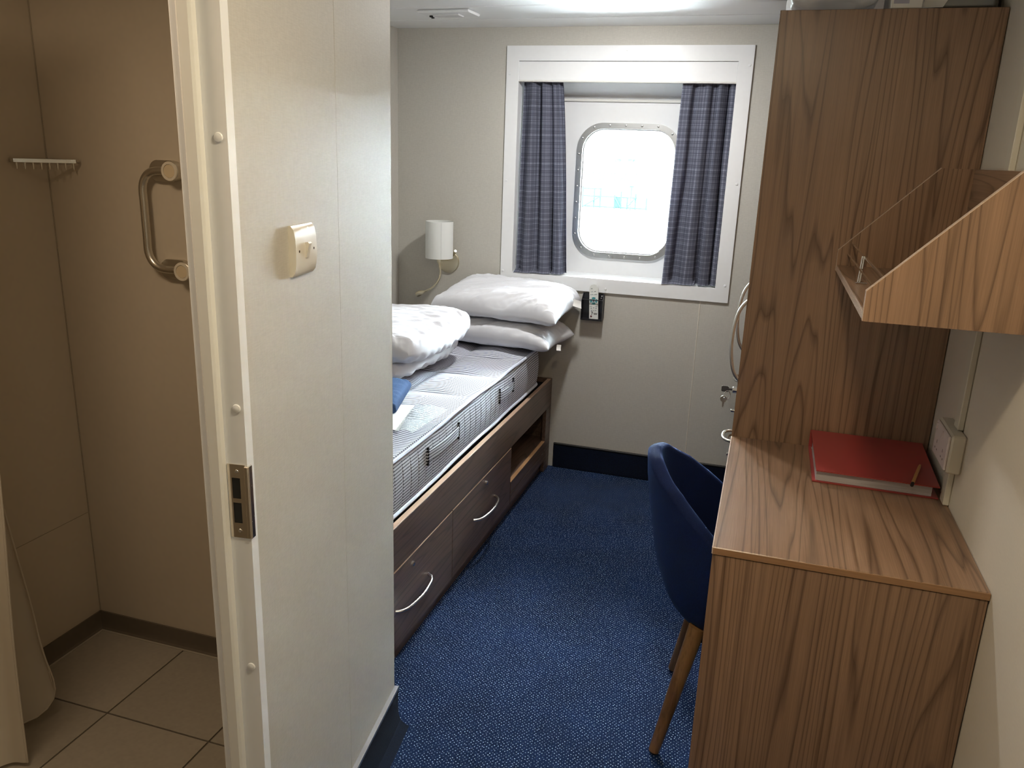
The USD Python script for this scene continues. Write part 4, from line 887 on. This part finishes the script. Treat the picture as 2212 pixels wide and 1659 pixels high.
# ------------------------------------------------------------------ outside the porthole: a bright quay
single('quay', box(-120, 60, 12, 400, -4.3, -4.0), grained('concrete', (.55, .55, .53), .8, .1, (.3, .3, .3)), 'pale concrete quay outside the porthole', 'quay', kind=S)
def hut(x0, x1, y, h, nwin, label):
    t_ = Thing('warehouse', ((x0 + x1) / 2, y, -4), label, 'building')
    t_.part('wall', box(x0, x1, y, y + 10, -4, -4 + h), M('pale_cladding', (.55, .58, .58), .7) if not stage.GetPrimAtPath('/World/Looks/pale_cladding') else '/World/Looks/pale_cladding')
    t_.part('roof', prism([(x0 - .4, -4 + h), (x1 + .4, -4 + h), (x1 + .2, -4 + h + .5), (x0 - .2, -4 + h + .5)], 10.6, (0, y + 10.3, 0), (1, 0, 0), (0, 0, 1)), M('roof_sheet', (.015, .019, .019), 1.0, specular_ior_level=0.0))
    for i in range(nwin):
        xw = x0 + (i + .5) * (x1 - x0) / nwin
        t_.part('window', box(xw - .6, xw + .6, y - .05, y + .05, -4 + h * .6, -4 + h * .82), M('far_glass', (.013, .018, .018), 1.0, specular_ior_level=0.0) if not stage.GetPrimAtPath('/World/Looks/far_glass') else '/World/Looks/far_glass')
hut(-24.2, -15.8, 106, 4.3, 6, 'pale low warehouse seen through the porthole')
green = M('far_green', (.0095, .0175, .0175), 1.0, specular_ior_level=0.0)
def put(name, label, catg, x, y): return Thing(name, (x, y, -4), label, catg)
t = put('quay_fence', 'dark lattice fence with braces on the quay, seen through the porthole', 'fence', -16.6, 90)
px_ = [-20.2, -18.9, -18.2, -16.6, -15.9, -15.2, -14.3, -13.1]
for x_, h_ in zip(px_, (2.3, 2.1, 2.2, 1.5, 1.9, 1.2, 1.7, 1.3)):
    t.part('post', box(x_ - .09, x_ + .09, 89.95, 90.05, -4, -4 + h_), green)
for z_, x0_, x1_ in ((-1.95, -20.3, -18.1), (-2.75, -20.3, -14.2), (-3.85, -20.3, -13.0)):
    t.part('rail', box(x0_, x1_, 90.06, 90.14, z_ - .06, z_ + .06), green)
for (xa, za), (xb, zb) in (((-20.1, -3.9), (-18.3, -2.8)), ((-16.6, -2.7), (-15.9, -3.8)), ((-15.2, -3.8), (-14.3, -2.7))):
    t.part('brace', rod((xa, 89.85, za), (xb, 89.85, zb), .08, 8), green)
t.part('panel', box(-16.6, -15.9, 89.98, 90.02, -3.8, -2.8), green)
pale_leaf = M('far_leaf', (.0150, .0215, .0215), 1.0, specular_ior_level=0.0)
def tree(x, y, z, r, label):
    t_ = put('harbour_tree', label, 'tree', x, y)
    m = trimesh.creation.icosphere(3, 1.0); m.vertices = m.vertices * (.6 + .8 * meshkit.fbm(m.vertices * 2.2 + x, 3, 3))[:, None] * [r, r, r * .7] + [x, y, z]
    t_.part('crown', m, pale_leaf, smooth=True); t_.part('trunk', rod((x, y, -4), (x, y, z), .25, 8), pale_leaf)
tree(-33.1, 190, .6, 2.6, 'faint pale tree far beyond the quay, nearer the right curtain'); tree(-37.8, 200, -1.3, 1.7, 'faint small pale tree far beyond the quay, left of the other tree')
t = Thing('light_mast', (-14.5, 88, -4), 'thin dark mast on the quay seen through the porthole', 'mast')
t.part('pole', rod((-14.5, 88, -4), (-14.5, 88, -1.6), .06, 10), green)
t.part('lantern', box(-14.7, -14.3, 87.8, 88.2, -1.6, -1.4), green)
